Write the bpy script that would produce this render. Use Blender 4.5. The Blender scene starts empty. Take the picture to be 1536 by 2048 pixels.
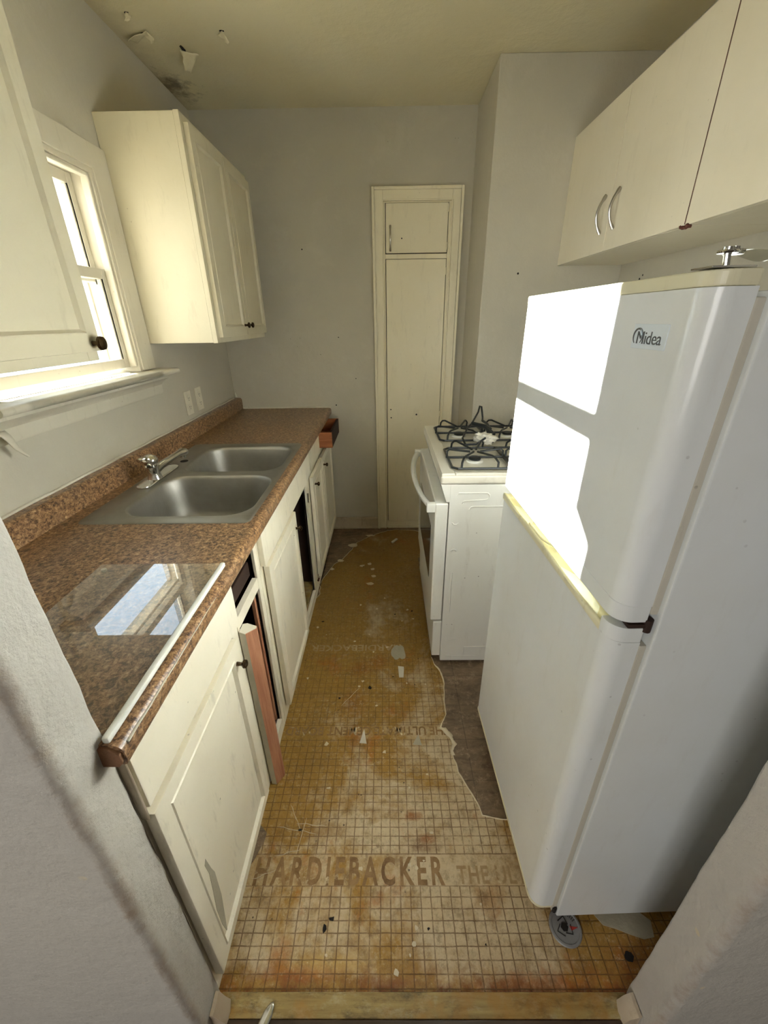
import bpy, bmesh, math, random
from mathutils import Vector, Matrix, noise
random.seed(7)
SC = bpy.context.scene
COL = SC.collection
PI = math.pi

# ------------------------------------------------------------------ camera, world, sun, lights, exposure
CAM_LOC = (0.0, 0.0, 1.4469)
CAM_R, CAM_U, CAM_F = (0.999913, 0.004136, -0.012509), (0.009537, 0.427888, 0.903781), (-0.009090, 0.903822, -0.427812)
cd = bpy.data.cameras.new('camera'); cam = bpy.data.objects.new('camera', cd); COL.objects.link(cam)
cd.sensor_fit = 'HORIZONTAL'; cd.sensor_width = 36.0; cd.lens = 812.565 / 1536 * 36.0
cd.clip_start = 0.02; cd.clip_end = 200
cam.matrix_world = Matrix(((CAM_R[0], CAM_U[0], -CAM_F[0], CAM_LOC[0]), (CAM_R[1], CAM_U[1], -CAM_F[1], CAM_LOC[1]),
                           (CAM_R[2], CAM_U[2], -CAM_F[2], CAM_LOC[2]), (0, 0, 0, 1)))
SC.camera = cam
SC.view_settings.view_transform = 'Standard'; SC.view_settings.look = 'None'
SC.view_settings.exposure = 0.27; SC.view_settings.gamma = 1.0; SC.view_settings.use_curve_mapping = False
SC.cycles.use_denoising = True
SC.cycles.max_bounces = 10; SC.cycles.diffuse_bounces = 7; SC.cycles.transparent_max_bounces = 12
SC.cycles.sample_clamp_indirect = 40.0

W = bpy.data.worlds.new('World'); SC.world = W; W.use_nodes = True
wb = W.node_tree.nodes['Background']; wb.inputs[0].default_value = (0.68, 0.85, 1.0, 1); wb.inputs[1].default_value = 3.6

def lamp(name, kind, energy, color, loc, direction, size=None, size_y=None, angle=None):
    l = bpy.data.lights.new(name, kind); l.energy = energy; l.color = color
    if size: l.shape = 'RECTANGLE'; l.size = size; l.size_y = size_y
    if angle is not None: l.angle = angle
    o = bpy.data.objects.new(name, l); COL.objects.link(o); o.location = loc
    o.rotation_euler = Vector(direction).to_track_quat('-Z', 'Y').to_euler()
    return o
lamp('sun', 'SUN', 78.0, (1.0, 0.975, 0.93), (-6, 3, 4), (1.0, -0.335, -0.234), angle=math.radians(0.6))
# kitchen window portal, and an unseen fill lamp added behind the camera
pt = lamp('window_portal', 'AREA', 1.0, (1, 1, 1), (-1.16, 1.41, 1.60), (1, 0, 0), 0.72, 0.70); pt.data.cycles.is_portal = True
lamp('next_room_fill', 'AREA', 33.0, (1.0, 0.975, 0.94), (-1.5, -2.3, 1.6), (0.5, 1, -0.06), 1.3, 1.3)

# ------------------------------------------------------------------ materials
def srgb(r, g, b):
    f = lambda c: (c / 255 / 12.92) if c / 255 <= 0.04045 else ((c / 255 + 0.055) / 1.055) ** 2.4
    return (f(r), f(g), f(b), 1)
class NT:
    def __init__(s, name):
        s.m = bpy.data.materials.new(name); s.m.use_nodes = True; s.t = s.m.node_tree
        s.b = s.t.nodes['Principled BSDF']; s.tc = s.t.nodes.new('ShaderNodeNewGeometry')
        s.pos = s.tc.outputs['Position']; s.oc = s.t.nodes.new('ShaderNodeTexCoord').outputs['Object']
    def n(s, typ, **kw):
        nd = s.t.nodes.new(typ)
        for k, v in kw.items(): setattr(nd, k, v)
        return nd
    def put(s, sock, v):
        if isinstance(v, bpy.types.NodeSocket): s.t.links.new(v, sock)
        elif v is not None: sock.default_value = v
    def noise(s, scale, detail=4, rough=0.55, vec=None, dist=0.0):
        nd = s.n('ShaderNodeTexNoise'); nd.inputs['Scale'].default_value = scale; nd.inputs['Detail'].default_value = detail
        nd.inputs['Roughness'].default_value = rough; nd.inputs['Distortion'].default_value = dist
        s.put(nd.inputs['Vector'], vec or s.oc); return nd.outputs[0]
    def vor(s, scale, vec=None, feature='F1', out='Distance', rnd=1.0):
        nd = s.n('ShaderNodeTexVoronoi', feature=feature); nd.inputs['Scale'].default_value = scale
        nd.inputs['Randomness'].default_value = rnd
        s.put(nd.inputs['Vector'], vec or s.oc); return nd.outputs[out]
    def ramp(s, v, stops, interp='LINEAR'):
        nd = s.n('ShaderNodeValToRGB'); cr = nd.color_ramp; cr.interpolation = interp
        while len(cr.elements) < len(stops): cr.elements.new(0.5)
        for e, (p, c) in zip(cr.elements, stops):
            e.position = p; e.color = c if len(c) == 4 else (*c, 1)
        s.put(nd.inputs[0], v); return nd.outputs[0]
    def mask(s, v, lo, hi):
        nd = s.n('ShaderNodeMapRange'); nd.inputs[1].default_value = lo; nd.inputs[2].default_value = hi
        s.put(nd.inputs[0], v); return nd.outputs[0]
    def math(s, op, a, b=None, c=None):
        nd = s.n('ShaderNodeMath', operation=op); s.put(nd.inputs[0], a); s.put(nd.inputs[1], b)
        if c is not None: s.put(nd.inputs[2], c)
        return nd.outputs[0]
    def mix(s, f, a, b, mode='MIX'):
        nd = s.n('ShaderNodeMix', data_type='RGBA', blend_type=mode)
        s.put(nd.inputs[0], f); s.put(nd.inputs[6], a); s.put(nd.inputs[7], b); return nd.outputs[2]
    def scale(s, vec, sx, sy, sz, rot=(0, 0, 0), loc=(0, 0, 0)):
        nd = s.n('ShaderNodeMapping'); nd.inputs['Scale'].default_value = (sx, sy, sz)
        nd.inputs['Rotation'].default_value = rot; nd.inputs['Location'].default_value = loc
        s.put(nd.inputs[0], vec); return nd.outputs[0]
    def xyz(s, vec=None):
        nd = s.n('ShaderNodeSeparateXYZ'); s.put(nd.inputs[0], vec or s.pos); return nd.outputs
    def bump(s, h, strength=0.3, dist=0.002):
        nd = s.n('ShaderNodeBump'); nd.inputs['Strength'].default_value = strength
        nd.inputs['Distance'].default_value = dist; s.put(nd.inputs['Height'], h)
        prev = s.b.inputs['Normal'].links
        if prev: s.t.links.new(prev[0].from_socket, nd.inputs['Normal'])
        s.t.links.new(nd.outputs[0], s.b.inputs['Normal'])
    def fin(s, col=None, rough=None, metal=0.0, spec=None):
        s.put(s.b.inputs['Base Color'], col); s.put(s.b.inputs['Roughness'], rough)
        s.b.inputs['Metallic'].default_value = metal
        if spec is not None: s.b.inputs['Specular IOR Level'].default_value = spec
        return s.m

def painted(name, c, c2=None, dirt=srgb(120, 105, 78), amount=0.25, specks=0.5, rough=0.45, bump=0.12, bscale=60, streak=True):
    t = NT(name)
    big = t.noise(2.3, 5, 0.6, t.pos)
    col = t.mix(t.mask(big, 0.35, 0.7), c, c2 or c)
    v = t.scale(t.pos, 9, 9, 2.0) if streak else t.pos
    dm = t.mask(t.noise(3.0, 6, 0.7, v), 0.56, 0.78)
    col = t.mix(t.math('MULTIPLY', dm, amount), col, dirt)
    if specks:
        sp = t.vor(38, t.pos); sm = t.mask(sp, 0.11, 0.07)
        gate = t.mask(t.noise(5, 3, 0.6, t.pos), 0.58, 0.62)
        col = t.mix(t.math('MULTIPLY', t.math('MULTIPLY', sm, gate), specks), col, srgb(70, 55, 35))
    t.bump(t.noise(bscale, 4, 0.6, t.pos), bump, 0.004)
    t.bump(t.noise(9, 3, 0.5, t.pos), bump * 0.6, 0.01)
    return t.fin(col, rough)

def wallmat(name, c, c2, patch, rough=0.6, bump=0.4, corner=False):
    t = NT(name)
    col = t.mix(t.mask(t.noise(1.6, 5, 0.6, t.pos), 0.3, 0.7), c, c2)
    col = t.mix(t.math('MULTIPLY', t.mask(t.noise(4.5, 6, 0.72, t.pos, 0.4), 0.55, 0.72), 0.35), col, patch)
    sp = t.mask(t.vor(26, t.pos), 0.055, 0.03); gate = t.mask(t.noise(3.1, 2, 0.5, t.pos), 0.62, 0.64)
    col = t.mix(t.math('MULTIPLY', sp, gate), col, srgb(60, 50, 38))
    if corner:
        x, y, z = t.xyz()
        # worn plaster along the rounded corner of the opening
        dx = t.math('MINIMUM', t.math('ABSOLUTE', t.math('ADD', x, 0.409)), t.math('ABSOLUTE', t.math('SUBTRACT', x, 0.55)))
        dy = t.math('ABSOLUTE', t.math('SUBTRACT', y, 0.307))
        d = t.math('ADD', dx, dy)
        d = t.math('ADD', d, t.math('MULTIPLY', t.math('SUBTRACT', t.noise(26, 8, 0.8, t.pos), 0.5), 0.045))
        m = t.mask(d, 0.020, 0.008)
        col = t.mix(t.math('MULTIPLY', t.math('MULTIPLY', m, t.mask(t.noise(9, 7, 0.8, t.pos), 0.38, 0.60)), 0.7), col, srgb(158, 134, 108))
        chips = t.mask(t.vor(20, t.pos), 0.16, 0.13); cg = t.mask(t.noise(7, 2, 0.5, t.pos), 0.6, 0.63)
        col = t.mix(t.math('MULTIPLY', t.math('MULTIPLY', chips, cg), t.mask(d, 0.06, 0.03)), col, srgb(214, 200, 165))
    t.bump(t.noise(160, 3, 0.6, t.pos), bump * 0.5, 0.0015)
    t.bump(t.noise(34, 5, 0.65, t.pos), bump, 0.004)
    return t.fin(col, rough)

M = {}
M['wall'] = wallmat('wall_paint', srgb(196, 190, 172), srgb(184, 179, 163), srgb(206, 201, 186))
M['wall_near'] = wallmat('near_wall_paint', srgb(196, 191, 180), srgb(186, 182, 174), srgb(206, 203, 194), bump=1.0, corner=True)
def ceilmat():
    t = NT('ceiling_paint')
    col = t.mix(t.mask(t.noise(1.8, 5, 0.6, t.pos), 0.3, 0.7), srgb(214, 203, 164), srgb(216, 208, 178))
    x, y, z = t.xyz()
    # mould in the corner above the far cabinet
    dd = t.n('ShaderNodeVectorMath', operation='DISTANCE'); t.put(dd.inputs[0], t.pos); dd.inputs[1].default_value = (-1.0, 2.56, 2.44)
    dm = t.math('ADD', dd.outputs['Value'], t.math('MULTIPLY', t.math('SUBTRACT', t.noise(14, 6, 0.75, t.pos), 0.5), 0.5))
    col = t.mix(t.math('MULTIPLY', t.mask(dm, 0.13, 0.0), 0.85), col, srgb(66, 50, 34))
    # darker brown band with a noisy edge where the ceiling meets the left wall
    e = t.math('ADD', t.math('ADD', x, 1.016), t.math('MULTIPLY', t.math('SUBTRACT', t.noise(10, 5, 0.7, t.pos), 0.5), 0.10))
    col = t.mix(t.math('MULTIPLY', t.mask(e, 0.10, 0.0), 0.45), col, srgb(112, 96, 70))
    t.bump(t.noise(30, 5, 0.7, t.pos), 0.7, 0.004)
    t.bump(t.noise(6, 3, 0.5, t.pos), 0.5, 0.012)
    return t.fin(col, 0.6)
M['ceiling'] = ceilmat()
M['cream'] = painted('cream_cabinet_paint', srgb(206, 198, 172), srgb(200, 191, 162), amount=0.25)
M['white_trim'] = painted('white_trim_paint', srgb(206, 200, 182), srgb(198, 192, 174), amount=0.25, specks=0.3)
M['pantry'] = painted('pantry_paint', srgb(236, 228, 202), srgb(230, 221, 192), amount=0.2, specks=0.3)
M['right_cab'] = painted('laminate_cream', srgb(234, 226, 204), srgb(226, 217, 192), amount=0.12, specks=0.15, rough=0.35, bump=0.04)
M['base_paint'] = painted('base_cabinet_paint', srgb(240, 233, 212), srgb(232, 224, 200), dirt=srgb(110, 104, 88), amount=0.36, specks=0.6)
M['stove'] = painted('stove_enamel', srgb(226, 226, 218), srgb(220, 218, 208), dirt=srgb(130, 112, 84), amount=0.22, specks=0.7, rough=0.25, bump=0.02)
M['fridge'] = painted('fridge_enamel', srgb(232, 237, 238), srgb(226, 229, 224), dirt=srgb(170, 155, 120), amount=0.12, specks=0.25, rough=0.2, bump=0.03, bscale=220)
M['fridge_cream'] = painted('yellowed_plastic', srgb(228, 224, 194), srgb(222, 216, 180), dirt=srgb(160, 140, 90), amount=0.35, rough=0.35, bump=0.02)
M['gasket'] = painted('gasket_rubber', srgb(204, 200, 186), srgb(192, 187, 170), dirt=srgb(112, 98, 76), amount=0.45, rough=0.6)
def plain(name, c, rough=0.5, metal=0.0, bump=0.0, bscale=80, spec=None):
    t = NT(name)
    v = t.mix(t.mask(t.noise(12, 4, 0.6, t.pos), 0.3, 0.7), c, (c[0] * 0.82, c[1] * 0.82, c[2] * 0.82, 1))
    if bump: t.bump(t.noise(bscale, 4, 0.6, t.pos), bump, 0.002)
    return t.fin(v, rough, metal, spec)
M['black'] = plain('black_interior', srgb(22, 14, 10), 0.85)
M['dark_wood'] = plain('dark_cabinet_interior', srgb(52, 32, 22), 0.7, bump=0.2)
M['iron'] = plain('cast_iron', srgb(32, 36, 36), 0.35, 0.0, 0.3, 200)
M['chrome'] = plain('chrome', (0.78, 0.78, 0.76, 1), 0.08, 1.0)
M['satin'] = plain('satin_nickel', (0.55, 0.53, 0.49, 1), 0.25, 1.0)
M['bronze'] = plain('dark_bronze', (0.10, 0.065, 0.035, 1), 0.22, 0.9)
M['hole'] = plain('dark_hole', srgb(26, 20, 15), 0.8)
M['cloth'] = plain('white_paper', srgb(228, 224, 210), 0.8, bump=0.4, bscale=60)
M['outlet'] = plain('outlet_plastic', srgb(232, 226, 205), 0.4)
M['caulk'] = plain('caulk', srgb(214, 208, 190), 0.6, bump=0.5)
M['rust'] = plain('rust_red', srgb(96, 52, 38), 0.8, bump=0.5)
def steel():
    t = NT('stainless_steel')
    v = t.scale(t.pos, 3, 260, 3)
    n = t.noise(1.0, 3, 0.6, v)
    t.put(t.b.inputs['Roughness'], t.mask(n, -1.6, 2.4))
    col = t.mix(t.mask(t.noise(7, 4, 0.6, t.pos), 0.4, 0.7), (0.36, 0.345, 0.31, 1), (0.29, 0.28, 0.25, 1))
    t.bump(n, 0.05, 0.001)
    t.b.inputs['Metallic'].default_value = 1.0; t.put(t.b.inputs['Base Color'], col)
    t.b.inputs['Roughness'].links and None
    return t.m
M['steel'] = steel()
def laminate(name, scl):
    t = NT(name)
    w = t.n('ShaderNodeVectorMath', operation='ADD'); t.put(w.inputs[0], t.pos)
    wn = t.n('ShaderNodeTexNoise'); wn.inputs['Scale'].default_value = 30; t.put(wn.inputs['Vector'], t.pos)
    sc_ = t.n('ShaderNodeVectorMath', operation='SCALE'); t.put(sc_.inputs[0], wn.outputs['Color']); sc_.inputs['Scale'].default_value = 0.012
    t.put(w.inputs[1], sc_.outputs[0])
    v = w.outputs[0]
    a = t.scale(v, 1.0, 0.7, 1.0, (0, 0, 0.5)); b = t.scale(v, 0.7, 1.0, 1.0, (0, 0, -0.9))
    n1 = t.noise(120 * scl, 4, 0.8, a, 0.6); n2 = t.noise(100 * scl, 4, 0.8, b, 0.6)
    n = t.math('ADD', t.math('MULTIPLY', n1, 0.5), t.math('MULTIPLY', n2, 0.5))
    col = t.ramp(n, [(0.36, srgb(30, 20, 14)), (0.44, srgb(88, 62, 42)), (0.50, srgb(142, 106, 72)), (0.56, srgb(172, 136, 96)), (0.63, srgb(214, 184, 140))])
    big = t.mask(t.noise(9, 5, 0.65, t.pos), 0.38, 0.66)
    col = t.mix(t.math('MULTIPLY', big, 0.45), col, t.mix(t.mask(n, 0.42, 0.58), srgb(74, 54, 40), srgb(150, 124, 100)))
    t.bump(n, 0.06, 0.0006)
    return t.fin(col, 0.34)
M['laminate'] = laminate('brown_granite_laminate', 1.0)
def wood(name, c1, c2, axis=2, rough=0.6, sc=1.0):
    t = NT(name)
    s3 = [60 * sc] * 3; s3[axis] = 4 * sc
    n = t.noise(1.0, 5, 0.65, t.scale(t.pos, *s3), 0.5)
    col = t.mix(t.mask(n, 0.35, 0.65), c1, c2)
    t.bump(n, 0.3, 0.001)
    return t.fin(col, rough)
M['raw_wood'] = wood('raw_reddish_wood', srgb(196, 142, 108), srgb(164, 106, 76))
M['drawer_wood'] = wood('orange_drawer_wood', srgb(190, 120, 74), srgb(140, 78, 44), axis=0)
def threshmat():
    t = NT('old_threshold_wood'); n = t.noise(1.0, 5, 0.65, t.scale(t.pos, 5, 70, 60), 0.5)
    col = t.mix(t.mask(n, 0.35, 0.65), srgb(176, 154, 96), srgb(140, 116, 66))
    col = t.mix(t.mask(t.noise(8, 6, 0.75, t.scale(t.pos, 1, 2.5, 1)), 0.50, 0.66), col, srgb(96, 80, 50))
    col = t.mix(t.math('MULTIPLY', t.mask(t.noise(11, 6, 0.75, t.scale(t.pos, 1, 2, 1, loc=(5, 0, 0))), 0.52, 0.66), 0.7), col, srgb(190, 180, 146))
    col = t.mix(t.math('MULTIPLY', t.mask(t.noise(6, 4, 0.7, t.scale(t.pos, 1, 1, 1, loc=(8, 0, 0))), 0.5, 0.6), 0.6), col, srgb(170, 124, 52))
    t.bump(t.noise(50, 5, 0.7, t.pos), 0.6, 0.002); return t.fin(col, 0.42)
M['old_wood'] = threshmat()
M['dark_thresh'] = wood('dark_threshold_wood', srgb(84, 66, 48), srgb(46, 34, 24), axis=0, rough=0.35)
M['particle'] = plain('particle_board_end', srgb(134, 96, 66), 0.85, bump=1.0, bscale=200)
M['worn_paint'] = painted('worn_paint_wood', srgb(206, 196, 176), srgb(180, 160, 132), dirt=srgb(120, 92, 66), amount=0.6, rough=0.6, bump=0.6, bscale=40)

def floormat():
    t = NT('stained_cement_board')
    x, y, z = t.xyz()
    base = t.mix(t.mask(t.noise(9, 6, 0.7, t.pos), 0.3, 0.7), srgb(196, 172, 132), srgb(212, 196, 162))
    # brown-yellow glue stains
    g = t.math('ADD', t.noise(3.2, 7, 0.68, t.pos, 0.3), t.math('MULTIPLY', t.mask(y, 0.7, 1.6), 0.10))
    g = t.math('ADD', g, t.math('MULTIPLY', t.mask(x, 0.1, -0.35), 0.10))
    g = t.math('ADD', g, t.math('MULTIPLY', t.mask(x, 0.33, 0.50), 0.13))
    g = t.math('ADD', g, t.math('MULTIPLY', t.mask(y, 0.46, 0.39), 0.07))
    g = t.math('SUBTRACT', g, t.math('MULTIPLY', t.mask(t.math('ABSOLUTE', t.math('SUBTRACT', y, 0.72)), 0.55, 0.0), 0.07))
    col = t.mix(t.mask(g, 0.46, 0.56), base, srgb(166, 128, 56))
    col = t.mix(t.math('MULTIPLY', t.mask(t.noise(12, 6, 0.75, t.pos), 0.50, 0.66), 0.55), col, srgb(142, 106, 48))
    # rust orange blotches
    r = t.math('ADD', t.noise(5.0, 6, 0.7, t.scale(t.pos, 1, 0.8, 1, loc=(3, 1, 0))), t.math('MULTIPLY', t.mask(y, 0.47, 0.38), 0.10))
    col = t.mix(t.math('MULTIPLY', t.mask(r, 0.58, 0.68), 0.75), col, srgb(176, 104, 30))
    def blot(c, bx, by, rx, ry, rgb, amt):
        ux = t.math('DIVIDE', t.math('SUBTRACT', x, bx), rx); uy = t.math('DIVIDE', t.math('SUBTRACT', y, by), ry)
        d = t.math('SQRT', t.math('ADD', t.math('MULTIPLY', ux, ux), t.math('MULTIPLY', uy, uy)))
        d = t.math('ADD', d, t.math('MULTIPLY', t.math('SUBTRACT', t.noise(28, 6, 0.75, t.pos), 0.5), 2.2))
        return t.mix(t.math('MULTIPLY', t.mask(d, 1.15, 0.35), amt), c, srgb(*rgb))
    for (bx, by, rx, ry, rgb, amt) in ((0.068, 0.765, 0.030, 0.016, (150, 88, 22), 0.85), (0.105, 0.70, 0.035, 0.016, (148, 86, 24), 0.85), (0.10, 0.68, 0.05, 0.02, (128, 84, 34), 0.6),
            (-0.13, 1.38, 0.06, 0.05, (150, 92, 22), 0.8), (-0.05, 1.42, 0.05, 0.05, (152, 92, 26), 0.8), (-0.14, 1.04, 0.03, 0.05, (160, 100, 24), 0.8), (-0.15, 1.20, 0.06, 0.07, (156, 98, 26), 0.6),
            (-0.22, 0.415, 0.10, 0.018, (160, 88, 18), 0.9), (-0.16, 0.43, 0.14, 0.022, (214, 180, 110), 0.55), (-0.28, 0.44, 0.03, 0.04, (168, 104, 26), 0.7), (0.0, 0.40, 0.06, 0.012, (140, 88, 34), 0.7),
            (0.66, 0.44, 0.14, 0.05, (150, 96, 30), 0.8), (-0.30, 0.95, 0.08, 0.10, (150, 112, 46), 0.6), (-0.24, 0.72, 0.12, 0.03, (150, 112, 50), 0.6), (0.27, 0.56, 0.05, 0.04, (160, 112, 46), 0.6)):
        col = blot(col, bx, by, rx, ry, rgb, amt)
    # grey-white thinset smears
    s_ = t.noise(3.6, 7, 0.8, t.scale(t.pos, 1.2, 1.0, 1, loc=(7, 4, 0)))
    col = t.mix(t.math('MULTIPLY', t.mask(s_, 0.60, 0.72), 0.6), col, srgb(206, 200, 178))
    # fine crust flecks
    f1 = t.mask(t.vor(85, t.pos), 0.16, 0.08); fg = t.mask(t.noise(6, 5, 0.7, t.pos), 0.54, 0.62)
    col = t.mix(t.math('MULTIPLY', t.math('MULTIPLY', f1, fg), 0.8), col, srgb(226, 214, 176))
    f2 = t.mask(t.vor(34, t.scale(t.pos, 1, 1, 1, loc=(5, 5, 0))), 0.12, 0.07); fg2 = t.mask(t.noise(4, 5, 0.7, t.scale(t.pos, 1, 1, 1, loc=(1, 9, 0))), 0.54, 0.6)
    col = t.mix(t.math('MULTIPLY', f2, fg2), col, srgb(60, 44, 26))
    dk = t.noise(7, 7, 0.8, t.scale(t.pos, 1.3, 1, 1, loc=(11, 3, 0)))
    col = t.mix(t.math('MULTIPLY', t.mask(dk, 0.56, 0.70), 0.60), col, srgb(104, 82, 44))
    cr = t.noise(30, 8, 0.85, t.scale(t.pos, 1.2, 0.8, 1, loc=(6, 6, 0)))
    col = t.mix(t.math('MULTIPLY', t.mask(cr, 0.51, 0.60), 0.40), col, srgb(96, 72, 36))
    col = t.mix(t.math('MULTIPLY', t.math('MULTIPLY', t.mask(t.noise(55, 7, 0.85, t.pos), 0.53, 0.62), t.mask(t.noise(5, 4, 0.7, t.scale(t.pos, 1, 1, 1, loc=(3, 8, 0))), 0.42, 0.6)), 0.6), col, srgb(218, 200, 156))
    dk2 = t.noise(22, 6, 0.8, t.scale(t.pos, 1, 1, 1, loc=(2, 13, 0)))
    col = t.mix(t.math('MULTIPLY', t.mask(dk2, 0.55, 0.66), 0.42), col, srgb(96, 70, 36))
    col = t.mix(t.math('MULTIPLY', t.mask(t.noise(60, 6, 0.85, t.pos), 0.56, 0.66), 0.4), col, srgb(222, 208, 170))
    col = t.mix(t.math('MULTIPLY', t.mask(y, 0.44, 0.385), t.mask(t.noise(24, 5, 0.7, t.pos), 0.40, 0.62)), col, srgb(126, 70, 22))
    # embossed grid of squares
    def lines(c, off, step, w):
        q = t.math('DIVIDE', t.math('SUBTRACT', c, off), step)
        fr = t.math('ABSOLUTE', t.math('SUBTRACT', t.math('FRACT', t.math('ADD', q, 0.5)), 0.5))
        return t.mask(fr, w, w * 0.35)
    wob = t.math('MULTIPLY', t.math('SUBTRACT', t.noise(40, 3, 0.6, t.pos), 0.5), 0.003)
    gl = t.math('MAXIMUM', lines(t.math('ADD', x, wob), -0.391, 0.0278, 0.075), lines(t.math('ADD', y, wob), 0.390, 0.0245, 0.07))
    # plain bands where the lettering is stamped
    def band(lo, hi):
        c = t.math('ABSOLUTE', t.math('SUBTRACT', y, (lo + hi) / 2)); return t.math('LESS_THAN', c, (hi - lo) / 2)
    bands = t.math('MAXIMUM', t.math('MAXIMUM', band(0.5865, 0.660), band(1.032, 1.088)), band(1.475, 1.535))
    edge = t.math('MAXIMUM', t.math('MAXIMUM', t.math('LESS_THAN', t.math('ABSOLUTE', t.math('SUBTRACT', y, 0.662)), 0.0012),
                                    t.math('LESS_THAN', t.math('ABSOLUTE', t.math('SUBTRACT', y, 1.09)), 0.0012)), t.math('LESS_THAN', t.math('ABSOLUTE', t.math('SUBTRACT', y, 1.24)), 0.0022))
    gl = t.math('MAXIMUM', t.math('MULTIPLY', gl, t.math('SUBTRACT', 1.0, bands)), edge)
    wear = t.mask(t.noise(11, 7, 0.8, t.scale(t.pos, 1, 1, 1, loc=(2, 2, 0))), 0.30, 0.52)
    far = t.mask(y, 2.0, 1.0)
    glm = t.math('MULTIPLY', t.math('MULTIPLY', gl, wear), t.math('ADD', t.math('MULTIPLY', far, 0.65), 0.15))
    col = t.mix(glm, col, srgb(100, 68, 30))
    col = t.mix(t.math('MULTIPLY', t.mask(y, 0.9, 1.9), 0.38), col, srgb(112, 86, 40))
    t.bump(t.math('SUBTRACT', t.noise(70, 5, 0.7, t.pos), t.math('MULTIPLY', gl, 0.5)), 0.5, 0.002)
    rg = t.mask(t.noise(8, 4, 0.6, t.pos), 0.2, 0.9)
    return t.fin(col, t.math('ADD', t.math('MULTIPLY', rg, 0.4), 0.28))
M['floor'] = floormat()
def vinylmat():
    t = NT('brown_vinyl')
    x, y, z = t.xyz()
    n = t.noise(5, 7, 0.75, t.scale(t.pos, 1.5, 4, 1), 1.0)
    col = t.mix(t.mask(n, 0.32, 0.68), srgb(88, 70, 52), srgb(142, 120, 94))
    col = t.mix(t.math('MULTIPLY', t.mask(t.noise(30, 6, 0.75, t.pos), 0.5, 0.7), 0.5), col, srgb(150, 132, 106))
    fx = t.math('LESS_THAN', t.math('ABSOLUTE', t.math('SUBTRACT', x, 0.288)), 0.0012)
    fy = t.math('LESS_THAN', t.math('ABSOLUTE', t.math('SUBTRACT', t.math('FRACT', t.math('DIVIDE', t.math('SUBTRACT', y, 0.95), 0.152)), 0.5)), 0.008)
    col = t.mix(t.math('MULTIPLY', t.math('MAXIMUM', fx, fy), 0.6), col, srgb(60, 48, 36))
    col = t.mix(t.mask(t.noise(18, 8, 0.85, t.scale(t.pos, 1, 1, 1, loc=(4, 2, 0))), 0.53, 0.66), col, srgb(172, 152, 124))
    t.bump(n, 0.15, 0.002)
    return t.fin(col, 0.45)
M['vinyl'] = vinylmat()
M['torn'] = plain('torn_backing', srgb(222, 210, 180), 0.8, bump=0.6)
M['patch'] = plain('grey_patch_compound', srgb(182, 176, 154), 0.6, bump=0.6)
def lettermat(name, a, c, d):
    t = NT(name); col = t.mix(t.mask(t.noise(14, 6, 0.75, t.pos), 0.35, 0.62), a, c)
    col = t.mix(t.mask(t.noise(9, 5, 0.7, t.scale(t.pos, 1, 1, 1, loc=(4, 4, 0))), 0.56, 0.64), col, d)
    t.bump(t.noise(60, 5, 0.7, t.pos), 0.6, 0.002); return t.fin(col, 0.5)
M['letters'] = lettermat('letter_stain', srgb(116, 84, 44), srgb(158, 126, 80), srgb(222, 208, 170))
M['letters_pale'] = lettermat('letter_stain_pale', srgb(156, 126, 84), srgb(178, 156, 116), srgb(208, 192, 152))
def glassmat(name, tint, gloss=1.0, haze=0.0, rough=0.0):
    t = NT(name); tr = t.n('ShaderNodeBsdfTransparent'); tr.inputs[0].default_value = tint
    gl = t.n('ShaderNodeBsdfGlossy'); gl.inputs['Roughness'].default_value = rough; gl.inputs[0].default_value = (1, 1, 1, 1)
    fr = t.n('ShaderNodeFresnel'); fr.inputs[0].default_value = 1.5
    mx = t.n('ShaderNodeMixShader'); t.put(mx.inputs[0], t.math('MULTIPLY', t.math('MULTIPLY', fr.outputs[0], gloss), t.math('SUBTRACT', 1.0, t.tc.outputs['Backfacing'])))
    t.t.links.new(tr.outputs[0], mx.inputs[1]); t.t.links.new(gl.outputs[0], mx.inputs[2])
    last = mx.outputs[0]
    if haze:
        df = t.n('ShaderNodeBsdfDiffuse'); df.inputs[0].default_value = (0.8, 0.82, 0.8, 1)
        m2 = t.n('ShaderNodeMixShader'); t.put(m2.inputs[0], t.math('MULTIPLY', t.mask(t.noise(14, 5, 0.7, t.pos), 0.3, 0.75), haze))
        t.t.links.new(last, m2.inputs[1]); t.t.links.new(df.outputs[0], m2.inputs[2]); last = m2.outputs[0]
    out = [n for n in t.t.nodes if n.type == 'OUTPUT_MATERIAL'][0]
    t.t.links.new(last, out.inputs[0]); return t.m
M['glass'] = glassmat('window_glass', (0.97, 0.98, 0.98, 1), 1.0, 0.05)
M['cover_glass'] = glassmat('cover_glass', (0.985, 0.99, 0.985, 1), 2.2, 0.05, 0.0)
M['glass_edge'] = plain('white_glass_edge', srgb(238, 240, 232), 0.25)

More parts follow.
